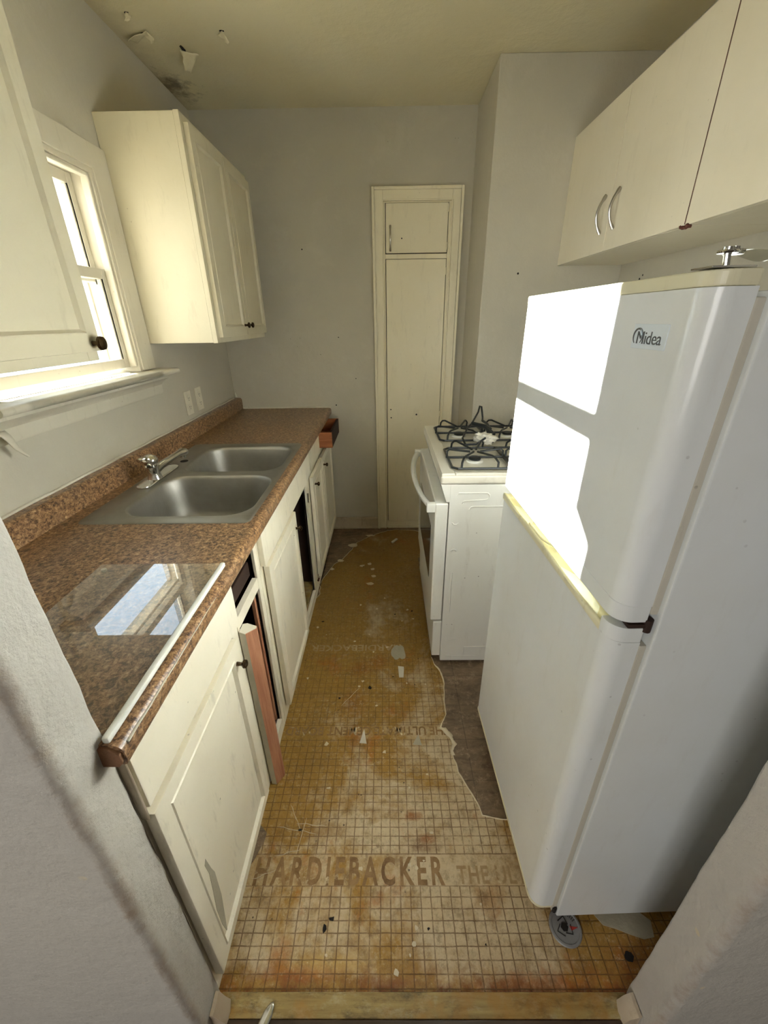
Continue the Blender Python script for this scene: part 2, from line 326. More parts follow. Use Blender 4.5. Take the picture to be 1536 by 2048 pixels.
# ------------------------------------------------------------------ mesh helpers
MW = {}
class MB:
    def __init__(s): s.bm = bmesh.new()
    def _merge(s, b, mat=None):
        me = bpy.data.meshes.new('tmp'); b.to_mesh(me); b.free()
        if mat: me.transform(mat)
        s.bm.from_mesh(me); bpy.data.meshes.remove(me); return s
    def box(s, x0, x1, y0, y1, z0, z1, bev=0.0, seg=2, mat=None):
        b = bmesh.new(); bmesh.ops.create_cube(b, size=1.0)
        for v in b.verts:
            v.co = Vector(((x0 + x1) / 2 + v.co.x * (x1 - x0), (y0 + y1) / 2 + v.co.y * (y1 - y0), (z0 + z1) / 2 + v.co.z * (z1 - z0)))
        if bev: bmesh.ops.bevel(b, geom=b.edges[:], offset=bev, segments=seg, profile=0.5, affect='EDGES')
        return s._merge(b, mat)
    def prism(s, pts, axis, a0, a1, bev=0.0, seg=2, mat=None, steps=1):
        b = bmesh.new()
        def P(u, v, w):
            return Vector({'x': (w, u, v), 'y': (u, w, v), 'z': (u, v, w)}[axis])
        rings = [[b.verts.new(P(u, v, a0 + (a1 - a0) * k / steps)) for u, v in pts] for k in range(steps + 1)]
        n = len(pts)
        for k in range(steps):
            for i in range(n):
                b.faces.new((rings[k][i], rings[k][(i + 1) % n], rings[k + 1][(i + 1) % n], rings[k + 1][i]))
        b.faces.new(rings[0]); b.faces.new(rings[-1][::-1])
        bmesh.ops.recalc_face_normals(b, faces=b.faces[:])
        if bev: bmesh.ops.bevel(b, geom=b.edges[:], offset=bev, segments=seg, profile=0.5, affect='EDGES')
        return s._merge(b, mat)
    def tube(s, path, r, n=8, closed=False, cap=True, mat=None, flat=1.0):
        b = bmesh.new(); pts = [Vector(p) for p in path]; m = len(pts)
        rr = r if isinstance(r, (list, tuple)) else [r] * m
        rings = []; up = None
        for i, p in enumerate(pts):
            if closed: d = pts[(i + 1) % m] - pts[i - 1]
            else: d = pts[min(i + 1, m - 1)] - pts[max(i - 1, 0)]
            d.normalize()
            if up is None: up = d.orthogonal().normalized()
            up = (up - d * up.dot(d)).normalized(); sd = d.cross(up)
            rings.append([b.verts.new(p + (up * math.cos(2 * PI * k / n) * flat + sd * math.sin(2 * PI * k / n)) * rr[i]) for k in range(n)])
        for i in range(m if closed else m - 1):
            A, B = rings[i], rings[(i + 1) % m]
            for k in range(n): b.faces.new((A[k], A[(k + 1) % n], B[(k + 1) % n], B[k]))
        if cap and not closed: b.faces.new(rings[0][::-1]); b.faces.new(rings[-1])
        bmesh.ops.recalc_face_normals(b, faces=b.faces[:])
        return s._merge(b, mat)
    def lathe(s, prof, center, axis=(0, 0, 1), n=20, mat=None):
        """prof = [(radius, height)] turned about the axis through center"""
        b = bmesh.new(); q = Vector((0, 0, 1)).rotation_difference(Vector(axis)); c = Vector(center)
        rings = [[b.verts.new(c + q @ Vector((max(r, 1e-5) * math.cos(2 * PI * k / n), max(r, 1e-5) * math.sin(2 * PI * k / n), h))) for k in range(n)] for r, h in prof]
        for A, B in zip(rings, rings[1:]):
            for k in range(n): b.faces.new((A[k], A[(k + 1) % n], B[(k + 1) % n], B[k]))
        b.faces.new(rings[0][::-1]); b.faces.new(rings[-1])
        bmesh.ops.recalc_face_normals(b, faces=b.faces[:])
        return s._merge(b, mat)
    def panel(s, w, h, t, frame, mat, depth=0.005, bead=0.010, bev=0.003, raised=False):
        """a slab w x h x t in local (u, v, n) with a recessed field, face towards +n"""
        b = bmesh.new(); bmesh.ops.create_cube(b, size=1.0)
        for v in b.verts: v.co = Vector(((v.co.x + 0.5) * w, (v.co.y + 0.5) * h, (v.co.z - 0.5) * t))
        b.faces.ensure_lookup_table()
        f = [f for f in b.faces if f.normal.z > 0.9][0]
        es = list(f.edges)
        if bev: bmesh.ops.bevel(b, geom=es, offset=bev, segments=2, profile=0.5, affect='EDGES')
        f = max([f for f in b.faces if f.normal.z > 0.9], key=lambda q: q.calc_area())
        bmesh.ops.inset_individual(b, faces=[f], thickness=frame)
        bmesh.ops.inset_individual(b, faces=[f], thickness=bead * 0.4)
        for v in f.verts: v.co.z += 0.0024
        bmesh.ops.inset_individual(b, faces=[f], thickness=bead)
        for v in f.verts: v.co.z -= depth + 0.0024
        if raised:
            bmesh.ops.inset_individual(b, faces=[f], thickness=0.004)
            bmesh.ops.inset_individual(b, faces=[f], thickness=0.022)
            for v in f.verts: v.co.z += depth * 0.8
        return s._merge(b, mat)
    def surf(s, fn, nu, nv, closed_u=False):
        b = bmesh.new()
        g = [[b.verts.new(fn(i / nu, j / nv)) for j in range(nv + 1)] for i in range(nu + (0 if closed_u else 1))]
        for i in range(nu):
            A = g[i]; B = g[(i + 1) % len(g)]
            for j in range(nv): b.faces.new((A[j], B[j], B[j + 1], A[j + 1]))
        return s._merge(b)
    def wobble(s, amp, scale):
        for v in s.bm.verts:
            n = noise.noise_vector(v.co * scale); v.co += n * amp
        return s
    def build(s, name, mat, parent=None, smooth=True, angle=35, solid=0.0):
        me = bpy.data.meshes.new(name)
        if parent is not None and parent in MW: s.bm.transform(MW[parent].inverted())
        bmesh.ops.remove_doubles(s.bm, verts=s.bm.verts[:], dist=1e-6)
        s.bm.to_mesh(me); s.bm.free()
        o = bpy.data.objects.new(name, me); COL.objects.link(o)
        me.materials.append(mat)
        if smooth:
            for p in me.polygons: p.use_smooth = True
            me.set_sharp_from_angle(angle=math.radians(angle))
            if angle < 60: md = o.modifiers.new('shading', 'WEIGHTED_NORMAL'); md.keep_sharp = True; md.weight = 80
        if parent is not None: o.parent = parent; MW[o] = MW.get(parent, Matrix())
        else: MW[o] = Matrix()
        if solid:
            md = o.modifiers.new('thickness', 'SOLIDIFY'); md.thickness = solid; md.offset = 0
        return o
def tag(o, label, cat, group=None):
    o['label'] = label; o['category'] = cat
    if group: o['group'] = group
    return o
def root(name, loc, label, cat, rz=0.0, group=None):
    o = bpy.data.objects.new(name, None); COL.objects.link(o); o.location = loc; o.rotation_euler = (0, 0, rz)
    o.empty_display_size = 0.05
    MW[o] = Matrix.Translation(Vector(loc)) @ Matrix.Rotation(rz, 4, 'Z')
    return tag(o, label, cat, group)
def struct(o): o['kind'] = 'structure'; return o
# frames: face(+X) at (x, y0, z0): u runs along y
def faceX(x, y0, z0): return Matrix(((0, 0, 1, x), (1, 0, 0, y0), (0, 1, 0, z0), (0, 0, 0, 1)))
def faceNX(x, y1, z0): return Matrix(((0, 0, -1, x), (-1, 0, 0, y1), (0, 1, 0, z0), (0, 0, 0, 1)))
def faceNY(x0, y, z0): return Matrix(((1, 0, 0, x0), (0, 0, -1, y), (0, 1, 0, z0), (0, 0, 0, 1)))
def text_mesh(txt, size, depth, mat, spacing=1.0, width=None, bold=0.0):
    cu = bpy.data.curves.new('lettering', 'FONT'); cu.body = txt; cu.size = size; cu.extrude = depth; cu.space_character = spacing
    cu.resolution_u = 3; cu.offset = bold
    o = bpy.data.objects.new('tmp_text', cu); COL.objects.link(o)
    dg = bpy.context.evaluated_depsgraph_get(); me = bpy.data.meshes.new_from_object(o.evaluated_get(dg))
    bpy.data.objects.remove(o); bpy.data.curves.remove(cu)
    if width:
        xs = [v.co.x for v in me.vertices]; k = width / (max(xs) - min(xs)); x0 = min(xs)
        for v in me.vertices: v.co.x = (v.co.x - x0) * k
    me.transform(mat); b = MB(); b.bm.from_mesh(me); bpy.data.meshes.remove(me); return b

XL, XR, YB, YN, ZC, XS, CF = -1.016, 1.167, 2.786, 2.336, 2.44, 0.487, 0.914
Y1, Y2, JL, JR = 0.307, 0.387, -0.409, 0.553

# ------------------------------------------------------------------ the setting
b = MB().box(XL - 0.15, XR + 0.15, 0.3425, YB + 0.1, -0.04, 0.0)
floor = struct(b.build('floor', M['floor'], smooth=False))
# stamped lettering of the cement board
flat = lambda x, y, z=0.0004, r=0.0: Matrix.Translation((x, y, z)) @ Matrix.Rotation(r, 4, 'Z')
text_mesh('HARDIEBACKER', 0.092, 0.0004, flat(-0.395, 0.5895), 1.35, 0.548, bold=0.0025).build('lettering', M['letters'], floor, False)
text_mesh('THE ULTIMATE CEMENT BOARD', 0.058, 0.0003, flat(0.19, 0.5915), 1.15, 0.74, bold=0.0015).build('lettering', M['letters_pale'], floor, False)
text_mesh('THE ULTIMATE CEMENT BOARD', 0.05, 0.0003, flat(0.235, 1.082, r=PI), 1.0, 0.64, bold=0.001).build('lettering', M['letters'], floor, False)
text_mesh('HARDIEBACKER', 0.055, 0.0003, flat(0.06, 1.527, r=PI), 1.0, 0.44, bold=0.001).build('lettering', M['letters_pale'], floor, False)

b = MB().box(XL - 0.15, XR + 0.15, Y1, YB + 0.1, ZC, ZC + 0.08); ceiling = struct(b.build('ceiling', M['ceiling'], smooth=False))
# left wall with the window hole
WY0, WY1, WZ0, WZ1 = 1.06, 1.762, 1.268, 1.93
b = MB(); xo = XL - 0.13
b.box(xo, XL, Y1, WY0, 0, ZC); b.box(xo, XL, WY1, YB + 0.1, 0, ZC); b.box(xo, XL, WY0, WY1, 0, WZ0); b.box(xo, XL, WY0, WY1, WZ1, ZC)
wall_left = struct(b.build('wall_left', M['wall'], smooth=False))
b = MB().box(XL, XS + 0.0, YB, YB + 0.1, 0, ZC); wall_back = struct(b.build('wall_back', M['wall'], smooth=False))
# boxed-out chase in the right rear corner
b = MB().box(XS, XR, YN, YB + 0.1, 0, ZC, 0.004); struct(b.build('wall_chase', M['wall'], smooth=False))
b = MB().box(XR, XR + 0.12, Y1, YB + 0.1, 0, ZC); struct(b.build('wall_right', M['wall'], smooth=False))
# near wall with the opening the camera looks through: rounded, lumpy plaster corners
def jamb(side):
    x_in = JL if side < 0 else JR
    x_out = -2.4 if side < 0 else 2.4
    r = 0.016; pts = []
    s = -1 if side < 0 else 1
    seq = [(x_out, Y1)]
    seq += [(x_in + s * 0.6, Y1), (x_in + s * 0.2, Y1), (x_in + s * 0.09, Y1), (x_in + s * 0.04, Y1)]
    for k in range(6): a = k / 5 * PI / 2; seq.append((x_in + s * (r - r * math.sin(a)), Y1 + r - r * math.cos(a)))
    seq += [(x_in, Y1 + 0.032), (x_in, Y1 + 0.048)]
    r2 = 0.006
    for k in range(4): a = k / 3 * PI / 2; seq.append((x_in + s * (r2 - r2 * math.cos(a)), Y2 - r2 + r2 * math.sin(a)))
    seq += [(x_out, Y2)]
    b = MB(); b.prism(seq, 'z', 0.0, 2.1, steps=110)
    for v in b.bm.verts:
        if abs(v.co.x - x_in) < 0.15 and 0.0 < v.co.z < 2.1:
            n = noise.noise_vector(v.co * 16) * 0.0022 + noise.noise_vector(v.co * 60) * 0.0009
            v.co.x += n.x; v.co.y += n.y
    return b
wl = jamb(-1)
wl2 = jamb(1)
me = bpy.data.meshes.new('t'); wl2.bm.to_mesh(me); wl.bm.from_mesh(me); bpy.data.meshes.remove(me)
wl.box(-2.4, 2.4, Y1, Y2, 2.1, ZC)
wall_near = struct(wl.build('wall_near', M['wall_near'], angle=50))
# room behind the camera
M['next_wall'] = wallmat('next_room_paint', srgb(206, 202, 196), srgb(198, 194, 188), srgb(214, 211, 206))
b = MB(); b.box(-2.5, -2.4, -3.0, Y2, 0, ZC); struct(b.build('wall_next_left', M['next_wall'], smooth=False))
b = MB(); b.box(2.4, 2.5, -3.0, Y2, 0, ZC); struct(b.build('wall_next_right', M['next_wall'], smooth=False))
b = MB(); b.box(-2.5, 2.5, -3.1, -3.0, 0, ZC); struct(b.build('wall_next_back', M['next_wall'], smooth=False))
b = MB(); b.box(-2.5, 2.5, -3.1, Y1, ZC, ZC + 0.08); struct(b.build('ceiling_next', M['next_wall'], smooth=False))
b = MB(); b.box(-2.5, 2.5, -3.1, 0.3425, -0.045, -0.006); struct(b.build('floor_next', M['dark_thresh'], smooth=False))
# ground outside
t = NT('outdoor_ground'); M['ground'] = t.fin(t.mix(t.noise(3, 5, 0.7, t.pos), srgb(150, 148, 138), srgb(176, 172, 160)), 0.9)
b = MB().box(-30, XL - 0.4, -10, 20, -0.6, -0.5); struct(b.build('ground', M['ground'], smooth=False))

# threshold boards
b = MB(); b.box(JL + 0.004, JR - 0.004, 0.3435, 0.3845, 0.0, 0.006, 0.002); b.wobble(0.0008, 20)
th = struct(b.build('trim_1', M['old_wood'])); 
b = MB()
b.box(JL + 0.004, JR - 0.004, 0.315, 0.3425, -0.006, 0.004, 0.002); b.box(JL + 0.004, JR - 0.004, 0.28, 0.313, -0.006, 0.002, 0.002)
struct(b.build('trim_2', M['dark_thresh']))
# baseboard at the back wall, with a cap bead
b = MB(); b.box(-0.414, -0.072, YB - 0.014, YB, 0.0, 0.072, 0.003); b.box(-0.414, -0.072, YB - 0.020, YB, 0.072, 0.092, 0.006); b.box(-0.414, -0.072, YB - 0.03, YB - 0.013, 0, 0.016, 0.006)
struct(b.build('baseboard_back', M['worn_paint']))
# caulk line behind the counter
b = MB(); b.tube([(-0.97, YB - 0.003, 0.918)] + [(x / 100, YB - 0.003 + 0.001 * math.sin(x), 0.917 + 0.001 * math.sin(x * 1.7)) for x in range(-90, -40, 4)] + [(-0.378, YB - 0.003, 0.916)], 0.005, 6)
b.tube([(XL + 0.004, y / 100, 0.988 + 0.001 * math.sin(y * 1.3)) for y in range(39, 279, 4)], 0.005, 6)
b.tube([(XL + 0.01, YB - 0.01, 0.99), (XL + 0.008, YB - 0.006, 1.02)], [0.012, 0.003], 6)
struct(b.build('trim_3', M['caulk']))
# plaster corner seam dots and holes on the walls
def dots(name, parent, pts, r, axis, mat):
    for p in pts:
        b = MB(); rr = r * random.uniform(0.7, 1.2); b.lathe([(rr, -0.0005), (rr, 0.0008), (rr * 0.6, 0.0012)], p, axis, 8); b.build(name, mat, parent)
dots('nail_hole', wall_back, [(-0.484, YB, 1.822), (-0.30, YB, 1.35), (-0.34, YB, 0.93), (-0.20, YB, 1.10)], 0.0045, (0, -1, 0), M['hole'])
# flakes of peeling paint on the ceiling
def flake(x, y, w, l, ang, curl=0.03):
    def f(u, v):
        a = (u - 0.5) * w * (1 - 0.55 * v); c = v * l
        dz = -curl * v * v - 0.004
        p = Matrix.Rotation(ang, 3, 'Z') @ Vector((a, c, 0)); n = noise.noise(Vector((u * 3 + x * 9, v * 3, y))) * 0.012
        return Vector((x + p.x + n, y + p.y, ZC + dz + n * 0.4))
    b = MB(); b.surf(f, 6, 6); return b.build('paint_flake', M['ceiling'], ceiling, solid=0.0015)
def scar(x, y, rx, ry, seed):
    pts = []
    for k in range(14):
        a = k / 14 * 2 * PI; r = 1 + 0.7 * noise.noise(Vector((math.cos(a) * 1.5, math.sin(a) * 1.5, seed)))
        pts.append((x + rx * r * math.cos(a), y + ry * r * math.sin(a)))
    b = MB(); b.prism(pts, 'z', ZC - 0.0012, ZC + 0.001); return b.build('paint_scar', M['hole'], ceiling)
for (x, y, w, l, a, c) in [(-0.93, 2.19, 0.075, 0.05, 2.4, 0.02), (-0.90, 2.15, 0.04, 0.03, -0.6, 0.02), (-0.79, 2.285, 0.07, 0.06, 0.5, 0.035), (-0.62, 2.165, 0.03, 0.03, -0.8, 0.02), (-0.90, 2.055, 0.03, 0.02, 1.2, 0.012)]:
    flake(x, y, w, l, a, c)
for i, (x, y, rx, ry) in enumerate([(-0.905, 2.165, 0.014, 0.006), (-0.805, 2.265, 0.008, 0.02), (-0.61, 2.16, 0.010, 0.004), (-0.907, 2.05, 0.009, 0.004)]):
    scar(x, y, rx, ry, i * 3.3)

# ------------------------------------------------------------------ window
wr = bpy.data.objects.new('window_1', None); COL.objects.link(wr); wr.location = (XL, 1.41, WZ0); wr['kind'] = 'structure'
MW[wr] = Matrix.Translation((XL, 1.41, WZ0))
wt = M['white_trim']
b = MB()   # casing: flat boards around the opening with an inner bead
cx0, cx1 = XL + 0.0005, XL + 0.017
b.box(cx0, cx1, WY1, 1.858, WZ0 + 0.002, WZ1 + 0.075, 0.003); b.box(cx0, cx1, 0.985, WY0, WZ0 + 0.002, WZ1 + 0.075, 0.003)
b.box(cx0, cx1 + 0.002, WY0 + 0.0005, WY1 - 0.0005, WZ1, WZ1 + 0.075, 0.003)
b.build('casing', wt, wr)
b = MB()   # jamb lining and stop beads
for (y0, y1) in ((WY1 - 0.016, WY1 - 0.0005), (WY0 + 0.0005, WY0 + 0.016)): b.box(xo, XL + 0.012, y0, y1, WZ0 + 0.0005, WZ1 - 0.0005)
b.box(xo, XL + 0.012, WY0 + 0.0161, WY1 - 0.0161, WZ1 - 0.016, WZ1 - 0.0005)
b.build('jamb', wt, wr, False)
b = MB()
for (y0, y1) in ((WY1 - 0.030, WY1 - 0.016), (WY0 + 0.016, WY0 + 0.030)): b.box(XL - 0.022, XL + 0.006, y0, y1, WZ0 + 0.02, WZ1 - 0.016, 0.004)
b.box(XL - 0.022, XL + 0.006, WY0 + 0.03, WY1 - 0.03, WZ1 - 0.030, WZ1 - 0.016, 0.004)
b.build('stop_bead', wt, wr, False)
ya, yb = WY0 + 0.017, WY1 - 0.017
def sash(name, x0, x1, z0, z1, st, top, bot):
    b = MB()
    b.box(x0, x1, ya, ya + st, z0, z1, 0.003); b.box(x0, x1, yb - st, yb, z0, z1, 0.003)
    b.box(x0, x1, ya + st, yb - st, z1 - top, z1, 0.003); b.box(x0, x1, ya + st, yb - st, z0, z0 + bot, 0.003)
    xm = (x0 + x1) / 2   # glazing bead
    for (y0, y1) in ((ya + st, ya + st + 0.008), (yb - st - 0.008, yb - st)): b.box(xm - 0.004, x1 - 0.005, y0, y1, z0 + bot, z1 - top, 0.002)
    s = b.build(name, wt, wr)
    g = MB(); g.box(xm - 0.003, xm, ya + st - 0.004, yb - st + 0.004, z0 + bot - 0.004, z1 - top + 0.004); g.build('pane', M['glass'], s, False)
    return s
sash('upper_sash', XL - 0.088, XL - 0.058, 1.585, WZ1 - 0.017, 0.028, 0.035, 0.035)
sash('lower_sash', XL - 0.054, XL - 0.022, WZ0 + 0.018, 1.628, 0.034, 0.034, 0.034)
b = MB()
for dz in (0, 0.012): b.box(XL - 0.12, XL - 0.118, WY0 + 0.02, WY1 - 0.02, WZ0, WZ0 + 0.001)
b.box(XL - 0.125, XL - 0.10, WY1 - 0.026, WY1 - 0.016, WZ0, WZ1, 0.001); b.box(XL - 0.125, XL - 0.10, WY0 + 0.016, WY0 + 0.026, WZ0, WZ1, 0.001)
b.box(XL - 0.122, XL - 0.106, WY0 + 0.02, WY1 - 0.02, 1.60, 1.615, 0.001)
b.build('storm_frame', M['satin'], wr)
b = MB()   # stool with rounded nose, ears past the casing
prof = [(XL - 0.10, 1.243), (XL + 0.086, 1.243)] + [(XL + 0.086 + 0.0115 * math.sin(a), 1.2545 - 0.0115 * math.cos(a)) for a in [k * PI / 6 for k in range(1, 6)]] + [(XL + 0.086, 1.266), (XL - 0.02, 1.267), (XL - 0.10, 1.286)]
b.prism(prof, 'y', WY0 + 0.001, WY1 - 0.001)
prof2 = [(XL + 0.0005, 1.243)] + prof[1:-2] + [(XL + 0.0005, 1.266)]
b.prism(prof2, 'y', 0.975, 1.90, bev=0.0)
b.build('stool', wt, wr)
b = MB(); b.prism([(XL + 0.0005, 1.16), (XL + 0.012, 1.16), (XL + 0.017, 1.168), (XL + 0.018, 1.20), (XL + 0.03, 1.215), (XL + 0.055, 1.228), (XL + 0.060, 1.2425), (XL + 0.0005, 1.2425)], 'y', 1.0, 1.87)
b.build('apron', wt, wr)
b = MB(); b.surf(lambda u, v: Vector((XL + 0.028 + 0.02 * v + 0.004 * math.sin(v * 7), 1.02 + 0.03 * v + (u - .5) * 0.03 * (1 - v * .8), 1.20 - 0.075 * v)), 3, 6)
b.build('peeling_strip', wt, wr, solid=0.002)

# ------------------------------------------------------------------ upper cabinets on the left
def knob(parent, p, axis, mat, r=0.0125):
    b = MB(); b.lathe([(0.006, 0), (0.0055, 0.004), (0.0045, 0.010), (0.006, 0.014), (r, 0.018), (r * 1.02, 0.021), (r * 0.92, 0.025), (r * 0.5, 0.0275), (0.0, 0.028)], p, axis, 20)
    return b.build('knob', mat, parent)
def upper_left(name, y0, y1, label, doors, knobs, kr=0.0125):
    r = root(name, (XL, (y0 + y1) / 2, 1.367), label, 'cabinet')
    b = MB(); b.box(XL + 0.001, -0.732, y0, y1, 1.367, 2.112, 0.0015); b.build('carcass', M['cream'], r)
    b = MB(); b.box(-0.7318, -0.712, y0 - 0.002, y0 + 0.038, 1.365, 2.114, 0.002); b.box(-0.7318, -0.712, y1 - 0.038, y1 + 0.0, 1.365, 2.114, 0.002)
    b.box(-0.7318, -0.7125, y0 + 0.038, y1 - 0.038, 1.365, 1.405, 0.002); b.box(-0.7318, -0.7125, y0 + 0.038, y1 - 0.038, 2.074, 2.114, 0.002)
    b.box(-0.7316, -0.7315, y0 + 0.03, y1 - 0.03, 1.40, 2.08)
    b.build('face_frame', M['cream'], r)
    for i, (d0, d1) in enumerate(doors):
        b = MB(); b.panel(d1 - d0, 0.70, 0.018, 0.052, faceX(-0.693, d0, 1.387), depth=0.007, bead=0.009); d = b.build('door', M['cream'], r)
        for (ky, kz) in knobs[i]: knob(d, (-0.693, ky, kz), (1, 0, 0), M['bronze'], kr)
    return r
upper_left('wall_cabinet', 1.863, 2.599, 'white two-door wall cabinet beyond the window, hung in the far left corner', [(1.884, 2.222), (2.228, 2.580)], [[(2.196, 1.431)], [(2.256, 1.431)]])
upper_left('wall_cabinet', 0.40, 1.073, 'cream wall cabinet nearest on the left, with a round bronze knob, overlapping the window', [(0.42, 0.735), (0.739, 1.064)], [[], [(1.036, 1.405)]], 0.0155)

# ------------------------------------------------------------------ base cabinets
FX = -0.415    # face frame front
bp = M['base_paint']
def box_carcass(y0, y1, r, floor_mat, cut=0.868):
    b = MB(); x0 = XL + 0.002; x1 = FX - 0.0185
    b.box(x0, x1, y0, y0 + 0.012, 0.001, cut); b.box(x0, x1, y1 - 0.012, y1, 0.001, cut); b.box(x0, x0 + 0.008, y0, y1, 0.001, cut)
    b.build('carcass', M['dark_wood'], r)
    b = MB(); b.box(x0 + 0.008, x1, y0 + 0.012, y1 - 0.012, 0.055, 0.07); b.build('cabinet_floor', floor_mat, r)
def rails(b, y0, y1, ystiles, zr, top=0.871):
    for (a, c) in ystiles: b.box(FX - 0.018, FX, a, c, 0.001, top, 0.0015)
    for (a, c, z0, z1) in zr: b.box(FX - 0.018, FX - 0.0004, a, c, z0, z1, 0.0015)
def slab(r, name, y0, y1, z0, z1, mat=bp, x0=FX, t=0.019, bev=0.003):
    b = MB(); b.box(x0 + 0.0005, x0 + t, y0, y1, z0, z1, bev); return b.build(name, mat, r)
def bdoor(r, y0, y1, z0, z1, knobpos=None, tilt=0.0, frame=0.048, raised=True):
    b = MB(); m = faceX(FX + 0.025, y0, z0)
    if tilt: m = Matrix.Translation((FX + 0.02, (y0 + y1) / 2, z0)) @ Matrix.Rotation(tilt, 4, 'X') @ Matrix.Translation((-FX - 0.02, -(y0 + y1) / 2, -z0)) @ m
    b.panel(y1 - y0, z1 - z0, 0.019, frame, m, depth=0.007, bead=0.009, raised=False)
    d = b.build('door', bp, r)
    if knobpos: knob(d, (FX + 0.025, knobpos[0], knobpos[1]), (1, 0, 0), M['bronze'], 0.011)
    return d
# near unit
r = root('base_cabinet', (-0.7, 0.62, 0), 'white base cabinet nearest the doorway, one drawer over one scuffed door', 'cabinet')
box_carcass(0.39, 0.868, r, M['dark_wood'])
b = MB(); rails(b, 0.39, 0.868, [(0.39, 0.43), (0.83, 0.868)], [(0.43, 0.83, 0.001, 0.085), (0.43, 0.83, 0.69, 0.73), (0.43, 0.83, 0.84, 0.871)]); b.build('face_frame', bp, r)
slab(r, 'drawer_front', 0.396, 0.846, 0.722, 0.850, bev=0.004)
d = bdoor(r, 0.392, 0.800, 0.078, 0.712, (0.772, 0.655))
# scuff where paint peeled off the door
pts = [(0.455, 0.30), (0.462, 0.36), (0.458, 0.40), (0.466, 0.41), (0.472, 0.36), (0.478, 0.33), (0.474, 0.24), (0.462, 0.17), (0.452, 0.115), (0.446, 0.17), (0.446, 0.24)]
b = MB(); b.prism(pts, 'x', FX + 0.0165, FX + 0.0186); b.build('bare_patch', M['patch'], d)
slab(r, 'filler_strip', 0.3885, 0.3935, 0.70, 0.855, mat=M['worn_paint'], t=0.016)
# narrow unit, drawer front and door missing
r = root('base_cabinet', (-0.7, 0.98, 0), 'narrow white base cabinet with missing door and drawer front, dark inside', 'cabinet')
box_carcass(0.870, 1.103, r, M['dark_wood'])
b = MB(); rails(b, 0.87, 1.103, [(0.870, 0.884), (1.075, 1.103)], [(0.884, 1.075, 0.001, 0.060), (0.884, 1.075, 0.672, 0.712), (0.884, 1.075, 0.815, 0.871)]); b.build('face_frame', bp, r)
b = MB(); b.box(FX - 0.030, FX - 0.0185, 1.062, 1.076, 0.06, 0.68, 0.001); b.build('bare_edge', M['raw_wood'], r)
b = MB(); b.box(FX - 0.40, FX - 0.03, 0.889, 1.070, 0.725, 0.737); b.box(FX - 0.40, FX - 0.03, 0.889, 0.901, 0.737, 0.79); b.box(FX - 0.40, FX - 0.03, 1.058, 1.070, 0.737, 0.79)
b.box(FX - 0.034, FX - 0.02, 0.889, 1.070, 0.725, 0.775, 0.002); b.build('drawer_box', M['dark_wood'], r)
b = MB(); b.box(FX - 0.25, FX - 0.04, 0.93, 1.05, 0.071, 0.078, 0.001); b.wobble(0.004, 9); b.build('loose_panel', M['white_trim'], r)
# sink unit
r = root('sink_cabinet', (-0.7, 1.54, 0), 'white sink base cabinet under the steel sink, far door missing', 'cabinet')
box_carcass(1.105, 1.982, r, M['old_wood'])
b = MB(); rails(b, 1.105, 1.982, [(1.105, 1.148), (1.915, 1.982)], [(1.148, 1.915, 0.001, 0.050), (1.148, 1.915, 0.69, 0.871)]); b.build('face_frame', bp, r)
slab(r, 'false_front', 1.112, 1.976, 0.728, 0.857)
bdoor(r, 1.128, 1.553, 0.070, 0.718, (1.520, 0.655))
b = MB(); b.box(FX - 0.002, FX + 0.006, 1.925, 1.945, 0.60, 0.64, 0.002); b.tube([(FX + 0.004, 1.925, 0.595), (FX + 0.004, 1.925, 0.645)], 0.004, 8); b.build('hinge', M['satin'], r)
# far unit: two doors, near drawer shut, far drawer pulled out with its front gone
r = root('base_cabinet', (-0.7, 2.38, 0), 'white two-door base cabinet at the far end against the back wall', 'cabinet')
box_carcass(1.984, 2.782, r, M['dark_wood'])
b = MB(); rails(b, 1.984, 2.782, [(1.984, 2.02), (2.30, 2.345), (2.745, 2.782)], [(2.02, 2.30, 0.001, 0.09), (2.345, 2.745, 0.001, 0.09), (2.02, 2.30, 0.69, 0.74), (2.345, 2.745, 0.69, 0.74), (2.02, 2.745, 0.852, 0.871)]); b.build('face_frame', bp, r)
b = MB(); b.box(FX + 0.0005, FX + 0.0195, 1.992, 2.312, 0.742, 0.860, 0.003, mat=Matrix.Translation((0, 0, 0))); b.build('drawer_front', bp, r)
bdoor(r, 1.992, 2.312, 0.090, 0.705, (2.035, 0.655)); bdoor(r, 2.336, 2.768, 0.085, 0.705, (2.372, 0.650))
b = MB()
b.box(-0.80, -0.325, 2.352, 2.366, 0.760, 0.852, 0.0015); b.box(-0.80, -0.325, 2.720, 2.734, 0.760, 0.852, 0.0015); b.box(-0.80, -0.339, 2.366, 2.720, 0.765, 0.774)
dw = b.build('drawer_box', M['drawer_wood'], r)
b = MB(); b.box(-0.3388, -0.325, 2.366, 2.720, 0.760, 0.852, 0.0015); b.build('drawer_box_front', M['dark_wood'], dw)
# rusty bits on the frame foot beside the missing door
b = MB(); 
for k in range(7): b.lathe([(0.004, -0.002), (0.006, 0.002), (0.003, 0.006)], (FX + 0.005, 1.965 + k * 0.008 + random.uniform(-.003, .003), 0.085 + random.uniform(-0.012, 0.012)), (1, 0, random.uniform(-.5, .5)), 7)
b.build('rusty_catch', M['rust'], r)

